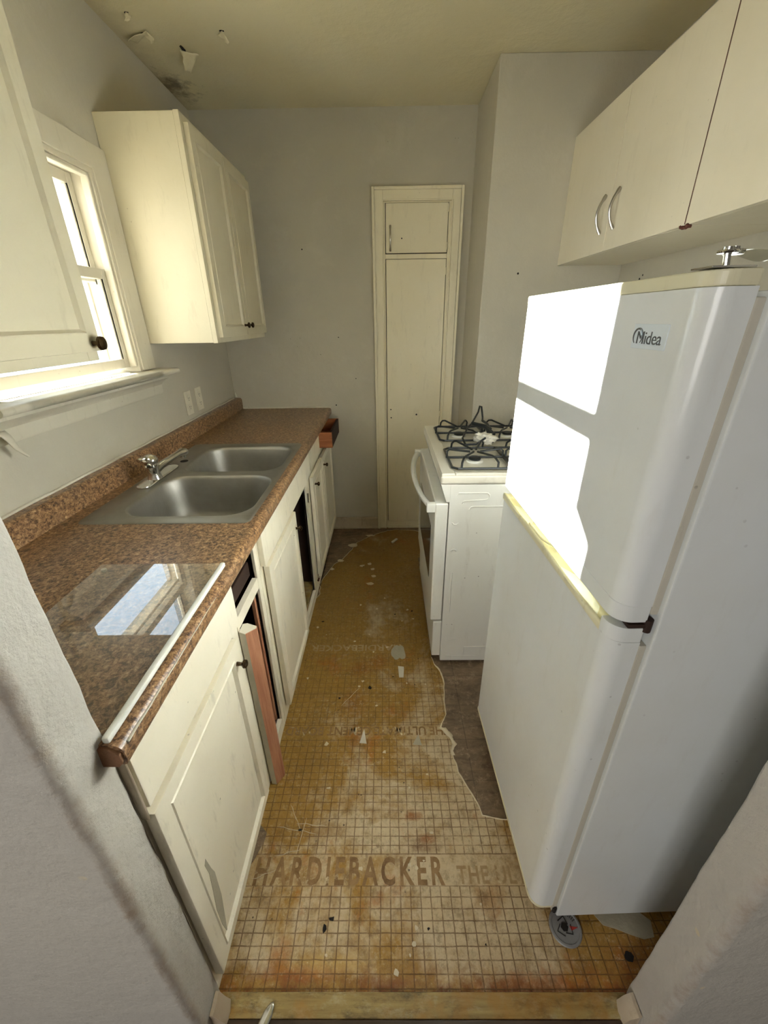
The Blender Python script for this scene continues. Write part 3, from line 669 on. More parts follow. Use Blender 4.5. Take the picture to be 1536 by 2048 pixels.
# loose leaning strip of wood
prof = [(-0.411, 0.866), (-0.3925, 0.864), (-0.3715, 0.896), (-0.3735, 0.906), (-0.400, 0.908), (-0.411, 0.900)]
b = MB(); b.prism(prof, 'z', 0.0, 0.668, bev=0.0015)
for v in b.bm.verts: 
    v.co.x += -0.002 + 0.003 * (1 - v.co.z / 0.668); v.co.z += (v.co.x + 0.39) * (-0.35 if v.co.z > 0.3 else 0.0)
ls = b.build('wood_strip', M['white_trim'], smooth=False)
ls.data.materials.append(M['raw_wood'])
for p in ls.data.polygons:
    if p.normal.x > 0.5: p.material_index = 1
tag(ls, 'loose narrow board, white and raw reddish wood, leaning upright on the base cabinets', 'board')

# ------------------------------------------------------------------ countertop
r = root('countertop', (-0.7, 1.57, 0.872), 'brown speckled laminate countertop running along the left wall', 'countertop')
def cprof(xa, xb, front, back):
    if front:
        p = [(xa, 0.914)] + [(-0.393 + 0.018 * math.sin(a), 0.896 + 0.018 * math.cos(a)) for a in [k * PI / 16 for k in range(0, 9)]] + [(-0.375, 0.884)] + [(-0.383 + 0.008 * math.cos(a), 0.880 - 0.008 * math.sin(a)) for a in [0, PI / 4, PI / 2]] + [(xa if xa > -0.5 else -0.43, 0.872)]
        if xa < -0.5: p += [(-0.43, 0.8715), (xa, 0.8715)]
        return p
    return [(xa, 0.914), (xb, 0.914), (xb, 0.872), (xa, 0.872)]
b = MB(); b.prism(cprof(XL + 0.001, 0, True, True), 'y', 0.372, 1.085); b.prism(cprof(XL + 0.001, 0, True, True), 'y', 1.875, YB - 0.001)
b.prism(cprof(-0.4125, 0, True, False), 'y', 1.085, 1.875); b.prism(cprof(XL + 0.001, -0.885, False, True), 'y', 1.085, 1.875)
b.build('worktop', M['laminate'], r, angle=40)
b = MB(); bs = [(XL + 0.001, 0.9142), (-0.9702, 0.9142)] + [(-0.972, 0.920), (-0.972, 0.970)] + [(-0.986 + 0.014 * math.cos(a), 0.972 + 0.014 * math.sin(a)) for a in [k * PI / 12 for k in range(1, 7)]] + [(XL + 0.001, 0.986)]
b.prism(bs, 'y', 0.372, YB - 0.001); b.build('backsplash', M['laminate'], r, angle=40)
b = MB(); b.prism([(-0.62, 0.910), (-0.395, 0.910), (-0.379, 0.899), (-0.378, 0.884), (-0.386, 0.875), (-0.62, 0.875)], 'y', 0.3665, 0.3719); b.wobble(0.003, 70); b.build('raw_end', M['particle'], r)
b = MB()   # worn line in the laminate of the front edge near the doorway
b.tube([(-0.3765, 0.385 + k * 0.028, 0.904 + 0.0005 * math.sin(k * 2)) for k in range(13)], [0.0022 * (1 - k / 15) for k in range(13)], 6); b.build('worn_edge', M['caulk'], r)

# ------------------------------------------------------------------ sink
r = root('kitchen_sink', (-0.66, 1.48, 0.914), 'double-bowl stainless steel sink set in the brown countertop', 'sink')
def rrect(cx, cy, hx, hy, rad, n=6):
    out = []
    for (sx, sy, a0) in ((1, 1, 0), (-1, 1, PI / 2), (-1, -1, PI), (1, -1, 1.5 * PI)):
        for k in range(n + 1):
            a = a0 + k / n * PI / 2; out.append((cx + sx * (hx - rad) + rad * math.cos(a), cy + sy * (hy - rad) + rad * math.sin(a)))
    return out
bowls = [(-0.625, 1.277, 0.205, 0.178), (-0.625, 1.672, 0.200, 0.172)]
b = MB(); bm = b.bm
def loop(pts, z):
    vs = [bm.verts.new((x, y, z)) for x, y in pts]; return [bm.edges.new((vs[i], vs[(i + 1) % len(vs)])) for i in range(len(vs))]
SO = (-0.6615, 1.478, 0.2535, 0.417)
e = loop(rrect(*SO, 0.02), 0.9185)
for c in bowls: e += loop(rrect(*c, 0.085), 0.9185)
bmesh.ops.triangle_fill(bm, use_beauty=True, use_dissolve=False, edges=e)
o1 = rrect(*SO, 0.02); o2 = rrect(SO[0], SO[1], SO[2] + 0.004, SO[3] + 0.004, 0.024)
for (A, za, B, zb) in ((o1, 0.9185, o2, 0.9145),):
    va = [bm.verts.new((x, y, za)) for x, y in A]; vb = [bm.verts.new((x, y, zb)) for x, y in B]
    for i in range(len(va)): bm.faces.new((va[i], va[(i + 1) % len(va)], vb[(i + 1) % len(va)], vb[i]))
bmesh.ops.recalc_face_normals(bm, faces=bm.faces[:])
b.build('rim', M['steel'], r, angle=60)
for (cx, cy, hx, hy) in bowls:
    b = MB(); bm = b.bm; rings = []
    prof = [(0.0, 0.0), (0.003, -0.001), (0.006, -0.005), (0.009, -0.014), (0.014, -0.05), (0.020, -0.10), (0.028, -0.135), (0.042, -0.158), (0.062, -0.170), (0.10, -0.176), (0.14, -0.179)]
    for (ins, dz) in prof:
        rad = max(0.085 - ins * 0.35, 0.02); rings.append([bm.verts.new((x, y, 0.9185 + dz)) for x, y in rrect(cx, cy, hx - ins, hy - ins, min(rad, hy - ins - 0.002), 8)])
    for A, B in zip(rings, rings[1:]):
        for i in range(len(A)): bm.faces.new((A[i], B[i], B[(i + 1) % len(A)], A[(i + 1) % len(A)]))
    bm.faces.new(rings[-1])
    bw = b.build('bowl', M['steel'], r, angle=80)
    b = MB(); b.lathe([(0.044, 0.0), (0.044, 0.002), (0.038, 0.003), (0.034, 0.001), (0.012, 0.0005)], (cx, cy, 0.7400), (0, 0, 1), 24); b.build('drain', M['chrome'], bw)
b = MB(); b.lathe([(0.016, 0.0), (0.016, 0.001)], (-0.855, 1.635, 0.9187), (0, 0, 1), 18); b.build('sprayer_hole', M['hole'], r)
# faucet
r = root('faucet', (-0.862, 1.43, 0.919), 'chrome single-lever faucet on the sink deck', 'faucet')
b = MB()
pts = [(-0.862 + 0.024 * math.cos(a) * (1.0), 1.44 + math.copysign(0.105, math.sin(a)) + 0.022 * math.sin(a)) for a in [k * 2 * PI / 28 + 0.01 for k in range(28)]]
b.prism(pts, 'z', 0.919, 0.928, bev=0.003); b.build('base_plate', M['chrome'], r)
b = MB(); b.lathe([(0.026, 0.0), (0.024, 0.008), (0.021, 0.022), (0.021, 0.038), (0.024, 0.044), (0.024, 0.048), (0.018, 0.052)], (-0.860, 1.412, 0.927), (0, 0, 1), 24); b.build('body', M['chrome'], r)
b = MB(); b.lathe([(0.010, 0.0), (0.018, 0.004), (0.026, 0.014), (0.027, 0.024), (0.023, 0.033), (0.012, 0.040), (0, 0.041)], (-0.860, 1.410, 0.976), (0.0, -0.1, 1), 24)
b.tube([(-0.862, 1.402, 1.006), (-0.866, 1.375, 1.014), (-0.868, 1.352, 1.012)], [0.006, 0.0055, 0.007], 10); b.build('lever', M['chrome'], r)
b = MB(); b.tube([(-0.858, 1.42, 0.952), (-0.855, 1.46, 0.960), (-0.848, 1.52, 0.966), (-0.842, 1.58, 0.968), (-0.840, 1.605, 0.967), (-0.8395, 1.622, 0.962), (-0.839, 1.63, 0.955)], [0.015, 0.014, 0.0125, 0.0135, 0.018, 0.018, 0.010], 16)
b.tube([(-0.840, 1.607, 0.964), (-0.840, 1.607, 0.944)], [0.012, 0.011], 14); b.build('spout', M['chrome'], r)

# ------------------------------------------------------------------ glass cover lying on the counter
r = root('glass_stove_cover', (-0.535, 0.60, 0.915), 'clear glass stove cover with a white front edge, flat on the counter near the doorway', 'glass panel')
b = MB(); b.box(-0.686, -0.402, 0.375, 0.824, 0.921, 0.925); b.build('glass_pane', M['cover_glass'], r, False)
b = MB(); b.box(-0.4015, -0.3905, 0.372, 0.827, 0.9155, 0.9275, 0.0035); b.build('edge_trim', M['glass_edge'], r)
for (x, y) in ((-0.675, 0.81), (-0.675, 0.39)):
    b = MB(); b.lathe([(0.006, 0), (0.006, 0.0058)], (x, y, 0.9150), (0, 0, 1), 10); b.build('rubber_foot', M['gasket'], r)

# outlets on the left wall
def outlet(y0, z0, label, kind):
    r = root('wall_outlet' if kind else 'light_switch', (XL, y0 + 0.035, z0 + 0.057), label, 'outlet' if kind else 'switch')
    b = MB(); b.box(XL + 0.0005, XL + 0.006, y0, y0 + 0.072, z0, z0 + 0.117, 0.0025); b.build('cover_plate', M['outlet'], r)
    yc = y0 + 0.036
    if kind:
        for zc in (z0 + 0.037, z0 + 0.080):
            b = MB(); b.lathe([(0.016, 0), (0.016, 0.0015), (0.015, 0.002)], (XL + 0.006, yc, zc), (1, 0, 0), 20); s_ = b.build('receptacle', M['outlet'], r)
            b = MB(); b.box(XL + 0.0078, XL + 0.0084, yc - 0.008, yc - 0.006, zc - 0.002, zc + 0.007); b.box(XL + 0.0078, XL + 0.0084, yc + 0.006, yc + 0.008, zc - 0.002, zc + 0.006)
            b.lathe([(0.0025, 0), (0.0025, 0.0005)], (XL + 0.0078, yc, zc - 0.008), (1, 0, 0), 10); b.build('slot', M['hole'], s_)
    else:
        b = MB(); b.box(XL + 0.006, XL + 0.0075, yc - 0.009, yc + 0.009, z0 + 0.038, z0 + 0.079, 0.0006); b.box(XL + 0.007, XL + 0.017, yc - 0.004, yc + 0.004, z0 + 0.06, z0 + 0.07, 0.002); b.build('toggle', M['outlet'], r)
        b = MB()
        for zz in (z0 + 0.022, z0 + 0.095): b.lathe([(0.003, 0), (0.0025, 0.001)], (XL + 0.006, yc, zz), (1, 0, 0), 10)
        b.build('screw', M['satin'], r)
outlet(2.078, 1.016, 'white outlet plate above the backsplash, nearer of the pair', 1)
outlet(2.206, 1.016, 'white outlet plate above the backsplash, the one nearer the back wall', 1)

# ------------------------------------------------------------------ pantry cupboard in the back wall
r = root('pantry_cupboard', (0.18, YB, 0), 'tall narrow cream built-in pantry cupboard in the back wall', 'cupboard')
pm = M['pantry']; px0, px1, pz1 = -0.070, 0.434, 2.101; tw = 0.058
b = MB()
for (a, c) in ((px0, px0 + tw), (px1 - tw, px1)):
    b.box(a, c, YB - 0.020, YB - 0.0005, 0.001, pz1 - tw * 0.0, 0.003)
b.box(px0 + tw, px1 - tw, YB - 0.020, YB - 0.0005, pz1 - tw, pz1, 0.003)
b.box(px0 - 0.003, px0 + 0.012, YB - 0.032, YB - 0.0005, 0.001, pz1 + 0.003, 0.003); b.box(px1 - 0.012, px1 + 0.003, YB - 0.032, YB - 0.0005, 0.001, pz1 + 0.003, 0.003)
b.box(px0 + 0.012, px1 - 0.012, YB - 0.032, YB - 0.0005, pz1 - 0.012, pz1 + 0.003, 0.003)
for (a, c) in ((px0 + tw - 0.004, px0 + tw + 0.004), (px1 - tw - 0.004, px1 - tw + 0.004)): b.box(a, c, YB - 0.026, YB - 0.0005, 0.001, pz1 - tw, 0.0035)
b.box(px0 + tw - 0.004, px1 - tw + 0.004, YB - 0.026, YB - 0.0005, pz1 - tw - 0.004, pz1 - tw + 0.004, 0.0035)
b.build('casing', pm, r)
b = MB()
b.box(px0 + tw, 0.001, YB - 0.012, YB - 0.0005, 0.001, pz1 - tw, 0.002); b.box(0.358, px1 - tw, YB - 0.012, YB - 0.0005, 0.001, pz1 - tw, 0.002)
b.box(0.001, 0.358, YB - 0.012, YB - 0.0005, 1.766, 1.790, 0.002); b.box(0.001, 0.358, YB - 0.012, YB - 0.0005, 0.001, 0.060, 0.002); b.box(0.001, 0.358, YB - 0.012, YB - 0.0005, 2.034, pz1 - tw, 0.002)
b.box(0.001, 0.358, YB - 0.022, YB - 0.011, 0.001, 0.018, 0.004); b.build('face_frame', pm, r)
b = MB(); b.box(0.001, 0.358, YB - 0.0015, YB - 0.0003, 0.06, 2.034); b.build('gap_shade', M['hole'], r)  # thin dark sheet, painted shade for the gaps around the doors
def pdoor(z0, z1):
    b = MB(); b.box(0.0045, 0.3545, YB - 0.021, YB - 0.004, z0 + 0.001, z1, 0.003); d = b.build('door', pm, r); return d
d1 = pdoor(1.793, 2.031); d2 = pdoor(0.063, 1.763)
def bar_handle(parent, p0, p1, out, mat, bow=0.026, w=0.005, flat=1.0):
    P0, P1, O = Vector(p0), Vector(p1), Vector(out); pts = []
    for k in range(15):
        u = k / 14; h = bow * math.sin(PI * min(max((u - 0.02) / 0.96, 0), 1)) ** 0.75
        pts.append(P0.lerp(P1, u) + O * (0.002 + h))
    b = MB(); b.tube(pts, [w * (1.35 if k in (0, 1, 13, 14) else 1.0) for k in range(15)], 10, flat=flat); return b.build('handle', mat, parent)
bar_handle(d1, (0.030, YB - 0.021, 1.805), (0.030, YB - 0.021, 1.925), (0, -1, 0), M['satin'])
for (d, z) in ((d1, 2.005), (d1, 1.825), (d2, 1.70), (d2, 0.87)):
    b = MB(); b.tube([(0.3565, YB - 0.022, z - 0.018), (0.3565, YB - 0.022, z + 0.018)], 0.004, 8); b.box(0.345, 0.3565, YB - 0.0225, YB - 0.0205, z - 0.014, z + 0.014, 0.0005); b.build('hinge', M['pantry'], d)
dots('screw_hole', d2, [(0.028, YB - 0.021, 0.90), (0.030, YB - 0.021, 0.845), (0.20, YB - 0.021, 0.865)], 0.0055, (0, -1, 0), M['hole'])
dots('screw_hole', d1, [(0.095, YB - 0.021, 1.865)], 0.005, (0, -1, 0), M['hole'])

# ------------------------------------------------------------------ upper cabinets on the right
def upper_right(y0, y1, label, doors, handles):
    r = root('wall_cabinet', (XR, (y0 + y1) / 2, 1.677), label, 'cabinet')
    b = MB(); b.box(0.866, XR - 0.001, y0, y1, 1.677, 2.165, 0.001); b.build('carcass', M['right_cab'], r)
    for i, (a, c) in enumerate(doors):
        b = MB(); b.box(0.847, 0.865, a, c, 1.677, 2.165, 0.0012); d = b.build('door', M['right_cab'], r)
        for (hy) in handles[i]:
            bar_handle(d, (0.847, hy, 1.741), (0.847, hy, 1.863), (-1, 0, 0), M['satin'], bow=0.024, w=0.0045, flat=1.5)
    return r
upper_right(1.391, YN - 0.001, 'cream two-door wall cabinet above the stove with two bow handles', [(1.3925, 1.872), (1.8745, YN - 0.002)], [[1.815], [1.918]])
upper_right(0.44, 1.3885, 'cream wall cabinet above the fridge, cut off by the right edge', [(0.441, 0.91), (0.913, 1.3875)], [[], []])
b = MB()
for k in range(9): b.lathe([(0.004, -0.003), (0.007, 0.001), (0.003, 0.005)], (0.850 + random.uniform(-0.003, 0.008), 1.39 + random.uniform(-0.018, 0.018), 1.677 - random.uniform(0, 0.004)), (random.uniform(-1, 0), 0.2, -1), 7)
b.tube([(0.8470, 1.39, 1.68), (0.8470, 1.39, 2.16)], 0.0010, 6)
struct(b.build('trim_4', M['rust']))
dots('nail_hole', wall_near, [], 0.004, (0, -1, 0), M['hole'])

# ------------------------------------------------------------------ stove
SX, SY0, SY1 = 0.196, 1.407, 2.150
sm = M['stove']
r = root('gas_stove', (0.55, (SY0 + SY1) / 2, 0), 'white gas stove with black grates, standing beyond the fridge', 'stove')
b = MB(); b.box(0.234, 0.860, SY0, SY1, 0.018, 0.889, 0.003)
b.build('body', sm, r)
# stamped beads of the side panel
def bead_path(pts, r_=0.0028):
    q = MB(); q.tube(pts, r_, 8); q.build('stamped_bead', sm, r)
ys = SY0 - 0.0002
def arc(cx, cz, rad, a0, a1, n=6): return [(cx + rad * math.cos(a0 + (a1 - a0) * k / n), ys, cz + rad * math.sin(a0 + (a1 - a0) * k / n)) for k in range(n + 1)]
bead_path([(0.262, ys, 0.845)] + [(0.268, ys, 0.856)] + arc(0.37, 0.842, 0.014, PI / 2, -PI / 2) + arc(0.296, 0.812, 0.012, PI / 2, PI)[0:] )
bead_path(arc(0.326, 0.786, 0.014, PI, PI / 2) + [(0.60, ys, 0.800)])
bead_path(arc(0.262, 0.735, 0.012, PI * 1.1, PI * 1.9)); bead_path(arc(0.262, 0.60, 0.012, PI * 0.9, PI * 0.1))
bead_path([(0.262, ys, 0.50), (0.262, ys, 0.30)]); bead_path([(0.34, ys, 0.055), (0.34, ys, 0.10), (0.60, ys, 0.105)], 0.002)
bead_path(arc(0.275, 0.13, 0.014, PI, PI / 2) + [(0.30, ys, 0.145)], 0.002); bead_path([(0.26, ys, 0.05), (0.40, ys, 0.045)], 0.002)
b = MB()  # cooktop: rolled edge and sunken field
b.box(SX + 0.001, 0.866, SY0 - 0.003, SY1 + 0.003, 0.891, 0.926, 0.009, 3)
b.box(SX + 0.004, 0.250, SY0, SY1, 0.92, 0.9345, 0.004); b.box(0.250, 0.862, SY0, SY0 + 0.024, 0.92, 0.9345, 0.004); b.box(0.250, 0.862, SY1 - 0.024, SY1, 0.92, 0.9345, 0.004)
b.box(0.75, 0.866, SY0, SY1, 0.92, 0.99, 0.006)
ct = b.build('cooktop', painted('greasy_enamel', srgb(224, 221, 208), srgb(212, 206, 188), dirt=srgb(130, 104, 70), amount=0.5, specks=0.8, rough=0.3, bump=0.05, streak=False), r)
b = MB()  # sloping control panel
b.prism([(0.199, 0.890), (0.2225, 0.818), (0.262, 0.818), (0.262, 0.890)], 'y', SY0 + 0.001, SY1 - 0.001, bev=0.002)
cp = b.build('control_panel', sm, r)
nx = Vector((-0.072, 0, -0.0235)).normalized()
for (y, z) in ((1.50, 0.850), (1.575, 0.856), (1.70, 0.853), (1.86, 0.856), (1.93, 0.860), (2.06, 0.862)):
    t_ = (0.890 - z) / 0.072; x = 0.199 + 0.0235 * t_
    b = MB(); b.lathe([(0.0062, -0.001), (0.0062, 0.0006)], (x, y, z), nx, 12); b.build('knob_hole', M['hole'], cp)
b = MB(); b.box(0.182, 0.2315, SY0 + 0.002, SY1 - 0.002, 0.252, 0.812, 0.006, 3); dr = b.build('oven_door', sm, r)
b = MB(); b.box(0.1805, 0.1825, SY0 + 0.12, SY1 - 0.12, 0.40, 0.66, 0.001); b.build('oven_window', plain('dark_oven_glass', srgb(60, 64, 66), 0.08), dr)
hp = []
for k in range(21):
    u = k / 20; hp.append((0.176 - 0.052 * math.sin(PI * u) ** 0.6, SY0 + 0.012 + u * (SY1 - SY0 - 0.024), 0.790))
b = MB(); b.tube(hp, 0.0145, 10, flat=0.75)
for y in (SY0 + 0.018, SY1 - 0.018): b.box(0.150, 0.186, y - 0.012, y + 0.012, 0.772, 0.810, 0.004)
b.build('handle', sm, dr)
b = MB(); b.box(0.195, 0.2335, SY0 + 0.003, SY1 - 0.003, 0.045, 0.243, 0.005, 3); b.build('storage_drawer', sm, r)
for (x, y) in ((0.27, SY0 + 0.04), (0.27, SY1 - 0.04), (0.82, SY0 + 0.04), (0.82, SY1 - 0.04)):
    b = MB(); b.lathe([(0.014, 0), (0.014, 0.010), (0.008, 0.012), (0.008, 0.018)], (x, y, 0.0033), (0, 0, 1), 12); b.build('leg', M['iron'], r)
BC = [(0.352, 1.572), (0.588, 1.572), (0.352, 1.962), (0.588, 1.962)]
for (x, y) in BC:
    b = MB(); b.lathe([(0.035, 0.0), (0.033, 0.006), (0.028, 0.008)], (x, y, 0.9262), (0, 0, 1), 24); bz = b.build('burner', M['stove'], r)
    b = MB(); b.lathe([(0.024, 0.0), (0.025, 0.006), (0.021, 0.010), (0.0, 0.011)], (x, y, 0.9345), (0, 0, 1), 24); b.build('burner_cap', M['iron'], bz)
def grate(y0, y1, label):
    x0, x1 = 0.245, 0.705; zb, zt = 0.9405, 0.979; rd = 0.0048
    b = MB()
    c = 0.02
    b.tube([(x0 + c, y0, zb), (x1 - c, y0, zb), (x1, y0 + c, zb), (x1, y1 - c, zb), (x1 - c, y1, zb), (x0 + c, y1, zb), (x0, y1 - c, zb), (x0, y0 + c, zb)], rd, 8, closed=True)
    ym = (y0 + y1) / 2
    for xc in (0.352, 0.588):
        for (bx, by) in ((xc - 0.075, y0), (xc + 0.060, y0), (xc - 0.075, y1), (xc + 0.060, y1)):
            sy = 1 if by == y0 else -1
            b.tube([(bx, by, zb), (bx + 0.002, by + sy * 0.004, zb + 0.022), (bx + (xc - bx) * 0.12, by + sy * 0.016, zt - 0.004), (bx + (xc - bx) * 0.25, by + sy * 0.032, zt), (xc + (bx - xc) * 0.12, ym - sy * 0.016, zt - 0.010)], rd * 0.9, 8)
        for sx in (-1, 1):
            bx = xc + sx * 0.112
            b.tube([(bx, ym, zb), (bx, ym, zt - 0.012), (bx - sx * 0.01, ym, zt - 0.003), (xc + sx * 0.02, ym, zt - 0.014)], rd * 0.9, 8)
    b.box(x0, x1, ym - 0.004, ym + 0.004, zb - 0.003, zb + 0.006, 0.002)
    b.box(0.462, 0.478, y0, y1, zb - 0.003, zb + 0.006, 0.002)
    g = b.build('stove_grate', M['iron'])
    tag(g, label, 'grate', 'black cast iron grates on the stove'); return g
grate(1.440, 1.712, 'black iron stove grate on the near side of the cooktop')
grate(1.830, 2.100, 'black iron stove grate on the far side of the cooktop')
# third, loose grate piece standing askew between them
b = MB(); rd = 0.0045
b.tube([(0.345, 1.745, 0.945), (0.335, 1.77, 0.968), (0.372, 1.86, 0.992), (0.405, 1.93, 0.996), (0.45, 2.02, 1.030), (0.462, 2.05, 1.052), (0.472, 2.055, 1.050), (0.478, 2.035, 1.0), (0.470, 2.00, 0.992)], rd, 8)
b.tube([(0.345, 1.745, 0.945), (0.385, 1.715, 0.955), (0.42, 1.70, 0.987)], rd, 8)
b.tube([(0.405, 1.93, 0.996), (0.455, 1.87, 0.993), (0.478, 1.80, 0.975), (0.47, 1.775, 0.946)], [0.009, 0.011, 0.010, 0.006], 8)
b.tube([(0.470, 2.00, 0.992), (0.478, 1.93, 0.992), (0.478, 1.86, 0.985)], 0.006, 8)
tag(b.build('stove_grate', M['iron']), 'loose bent iron grate piece lying askew between the two stove grates', 'grate', 'black cast iron grates on the stove')
# crumpled white paper
b = MB(); bmesh.ops.create_icosphere(b.bm, subdivisions=4, radius=1.0)
for v in b.bm.verts:
    d_ = 0.62 + 0.75 * abs(noise.noise(v.co * 1.6)) + 0.5 * abs(noise.noise(v.co * 3.7 + Vector((4, 1, 2))))
    v.co = Vector((v.co.x * 0.050 * d_, v.co.y * 0.045 * d_, v.co.z * 0.022 * d_))
    v.co += Vector((0.432, 1.762, 0.968))
    v.co.z = max(v.co.z, 0.9465)
tag(b.build('crumpled_paper', M['cloth'], angle=180), 'crumpled white paper lying between the stove grates', 'paper')

# ------------------------------------------------------------------ fridge (built in its own frame: x into the body, y along the front, far end = +y)
TH = math.radians(1.6)
r = root('refrigerator', (0.366, 0.518, 0.0), 'white two-door top-freezer refrigerator on the right, sunlit on its upper door', 'refrigerator', rz=TH)
FM = MW[r]; fm = M['fridge']; fc = M['fridge_cream']
FW = 0.612; DT = 0.052
def dplan(x0=0.0, ins=0.0, x1=DT, y0=0.0, y1=FW, rad=0.030, rad2=0.012):
    p = []
    for k in range(9): a = PI + k / 8 * PI / 2; p.append((x0 + ins + rad + rad * math.cos(a), y0 + ins + rad + rad * math.sin(a)))
    p += [(x1, y0 + ins), (x1, y1 - ins)]
    for k in range(7): a = PI / 2 + k / 6 * PI / 2; p.append((x0 + ins + rad2 + rad2 * math.cos(a), y1 - ins - rad2 + rad2 * math.sin(a)))
    return p
def fprism(name, pts, z0, z1, mat, parent, bev=0.0):
    b = MB(); b.prism(pts, 'z', z0, z1, bev=bev, mat=FM); return b.build(name, mat, parent, angle=30)
b = MB(); b.box(0.064, 0.640, -0.010, FW, 0.030, 1.472, 0.004, mat=FM); b.build('body', fm, r)
b = MB(); b.box(0.052, 0.0638, -0.002, FW - 0.006, 0.040, 0.950, 0.002, mat=FM); b.box(0.052, 0.0638, -0.002, FW - 0.006, 1.015, 1.465, 0.002, mat=FM); b.build('gasket', M['gasket'], r)
ld = fprism('lower_door', dplan(), 0.062, 0.956, fm, r)
fprism('bottom_trim', dplan(-0.002), 0.052, 0.0618, fc, ld, 0.002)
ud = fprism('upper_door', dplan(), 1.030, 1.476, fm, r)
fprism('upper_trim', dplan(-0.0008), 1.476, 1.494, fc, ud, 0.003)
fprism('lower_trim', dplan(-0.0008), 0.998, 1.030, M['fridge'], ud, 0.002)
# cap of the lower door: a cream rail with two scooped finger grips
def scoop(y):
    q = 0.0
    for (a, c) in ((0.045, 0.262), (0.405, 0.578)):
        if a < y < c: q = math.sin(PI * (y - a) / (c - a)) ** 0.55
    return q
b = MB()
def capf(u, v):
    y = 0.034 + (FW - 0.036) * u; q = scoop(y); k = v * 8
    wob = 0.006 * math.exp(-((y - 0.27) / 0.05) ** 2)
    prof = [(-0.0012, 0.956), (-0.0014, 0.968), (0.0004, 0.9725 - 0.004 * q), (0.0035, 0.9735 - 0.004 * q), (0.0065, 0.9715 - 0.012 * q), (0.014 + 0.004 * q, 0.9695 - 0.022 * q), (0.026 + 0.008 * q, 0.9705 - 0.018 * q + wob), (0.033 + 0.010 * q, 0.982 - 0.006 * q + wob), (0.034 + 0.012 * q, 1.000)]
    i_ = min(int(k), 7); f_ = k - i_; A, B = prof[i_], prof[i_ + 1]
    return FM @ Vector((A[0] + (B[0] - A[0]) * f_, y, A[1] + (B[1] - A[1]) * f_))
b.surf(capf, 80, 8)
cap = b.build('door_cap', fc, ld, angle=70)
b = MB(); b.prism([(x, y) for x, y in dplan(-0.0012) if y < 0.036] + [(DT, 0.036), (-0.0012, 0.036)] if False else [p for p in dplan(-0.0012)[:9]] + [(DT, 0.0), (DT, 0.036), (-0.0012, 0.036)], 'z', 0.9561, 0.986, bev=0.0015, mat=FM); b.build('cap_end', fm, ld, angle=30)
b = MB(); b.tube([FM @ Vector((0.006 + 0.016 * math.exp(-((y - 0.27) / 0.035) ** 2) + 0.014 * scoop(y), y, 0.9725 + 0.004 * math.exp(-((y - 0.27) / 0.05) ** 2) + 0.001)) for y in [0.262 + k * 0.0072 for k in range(21)]], 0.0032, 8); b.build('grip_rail', fc, cap)
# dark brown hinge in the gap between the doors
b = MB(); b.box(0.022, 0.062, -0.0015, 0.040, 0.9875, 0.995, 0.002, mat=FM); b.lathe([(0.008, -0.012), (0.008, 0.012)], FM @ Vector((0.056, 0.004, 0.991)), (0, 0, 1), 12); b.build('middle_hinge', M['dark_wood'], r)
b = MB(); b.lathe([(0.007, 0.0), (0.007, 0.018)], FM @ Vector((0.06, 0.0, 0.040)), (0, 0, 1), 10); b.box(0.056, 0.064, -0.006, 0.02, 0.036, 0.062, 0.002, mat=FM); b.build('bottom_hinge', M['hole'], r)
# top hinge, bent up
b = MB(); FMh = FM @ Matrix.Translation((-0.005, -0.006, 0))
b.box(-0.0, 0.05, 0.010, 0.045, 1.4945, 1.4965, 0.0006, mat=FMh @ Matrix.Translation((0, 0, 0)))
for (x, y) in ((0.020, 0.018), (0.032, 0.032)): b.lathe([(0.003, 0), (0.003, 0.0125)], FMh @ Vector((x, y, 1.4965)), (-0.2, 0, 1), 10)
b.lathe([(0.010, 0), (0.011, 0.0015), (0.010, 0.003), (0.006, 0.0035), (0.006, 0.006), (0.003, 0.0065)], FMh @ Vector((0.018, 0.018, 1.5085)), (0, 0, 1), 18)
b.lathe([(0.010, 0), (0.011, 0.002), (0.010, 0.005), (0.005, 0.006), (0.005, 0.008)], FMh @ Vector((0.034, 0.030, 1.5085)), (0, 0, 1), 18)
b.surf(lambda u, v: FMh @ Vector((0.036 + 0.072 * u, 0.012 + 0.028 * v, 1.5115 - 0.010 * math.sin(PI * min(u * 1.2, 1)) * (0.4 + 0.6 * v) + 0.003 * math.sin(u * 6))), 12, 4)
b.lathe([(0.006, 0), (0.006, 0.006), (0.003, 0.008)], FMh @ Vector((0.102, 0.022, 1.507)), (0, 0, 1), 14)
b.box(0.098, 0.106, 0.016, 0.028, 1.472, 1.515, 0.002, mat=FMh)
b.build('top_hinge', M['chrome'], r)
for (x, y) in ((0.10, 0.03), (0.10, 0.57), (0.60, 0.03), (0.60, 0.57)):
    b = MB(); b.lathe([(0.018, 0), (0.018, 0.012), (0.008, 0.014), (0.008, 0.029)], FM @ Vector((x, y, 0.0033)), (0, 0, 1), 14); b.build('leg', M['iron'], r)
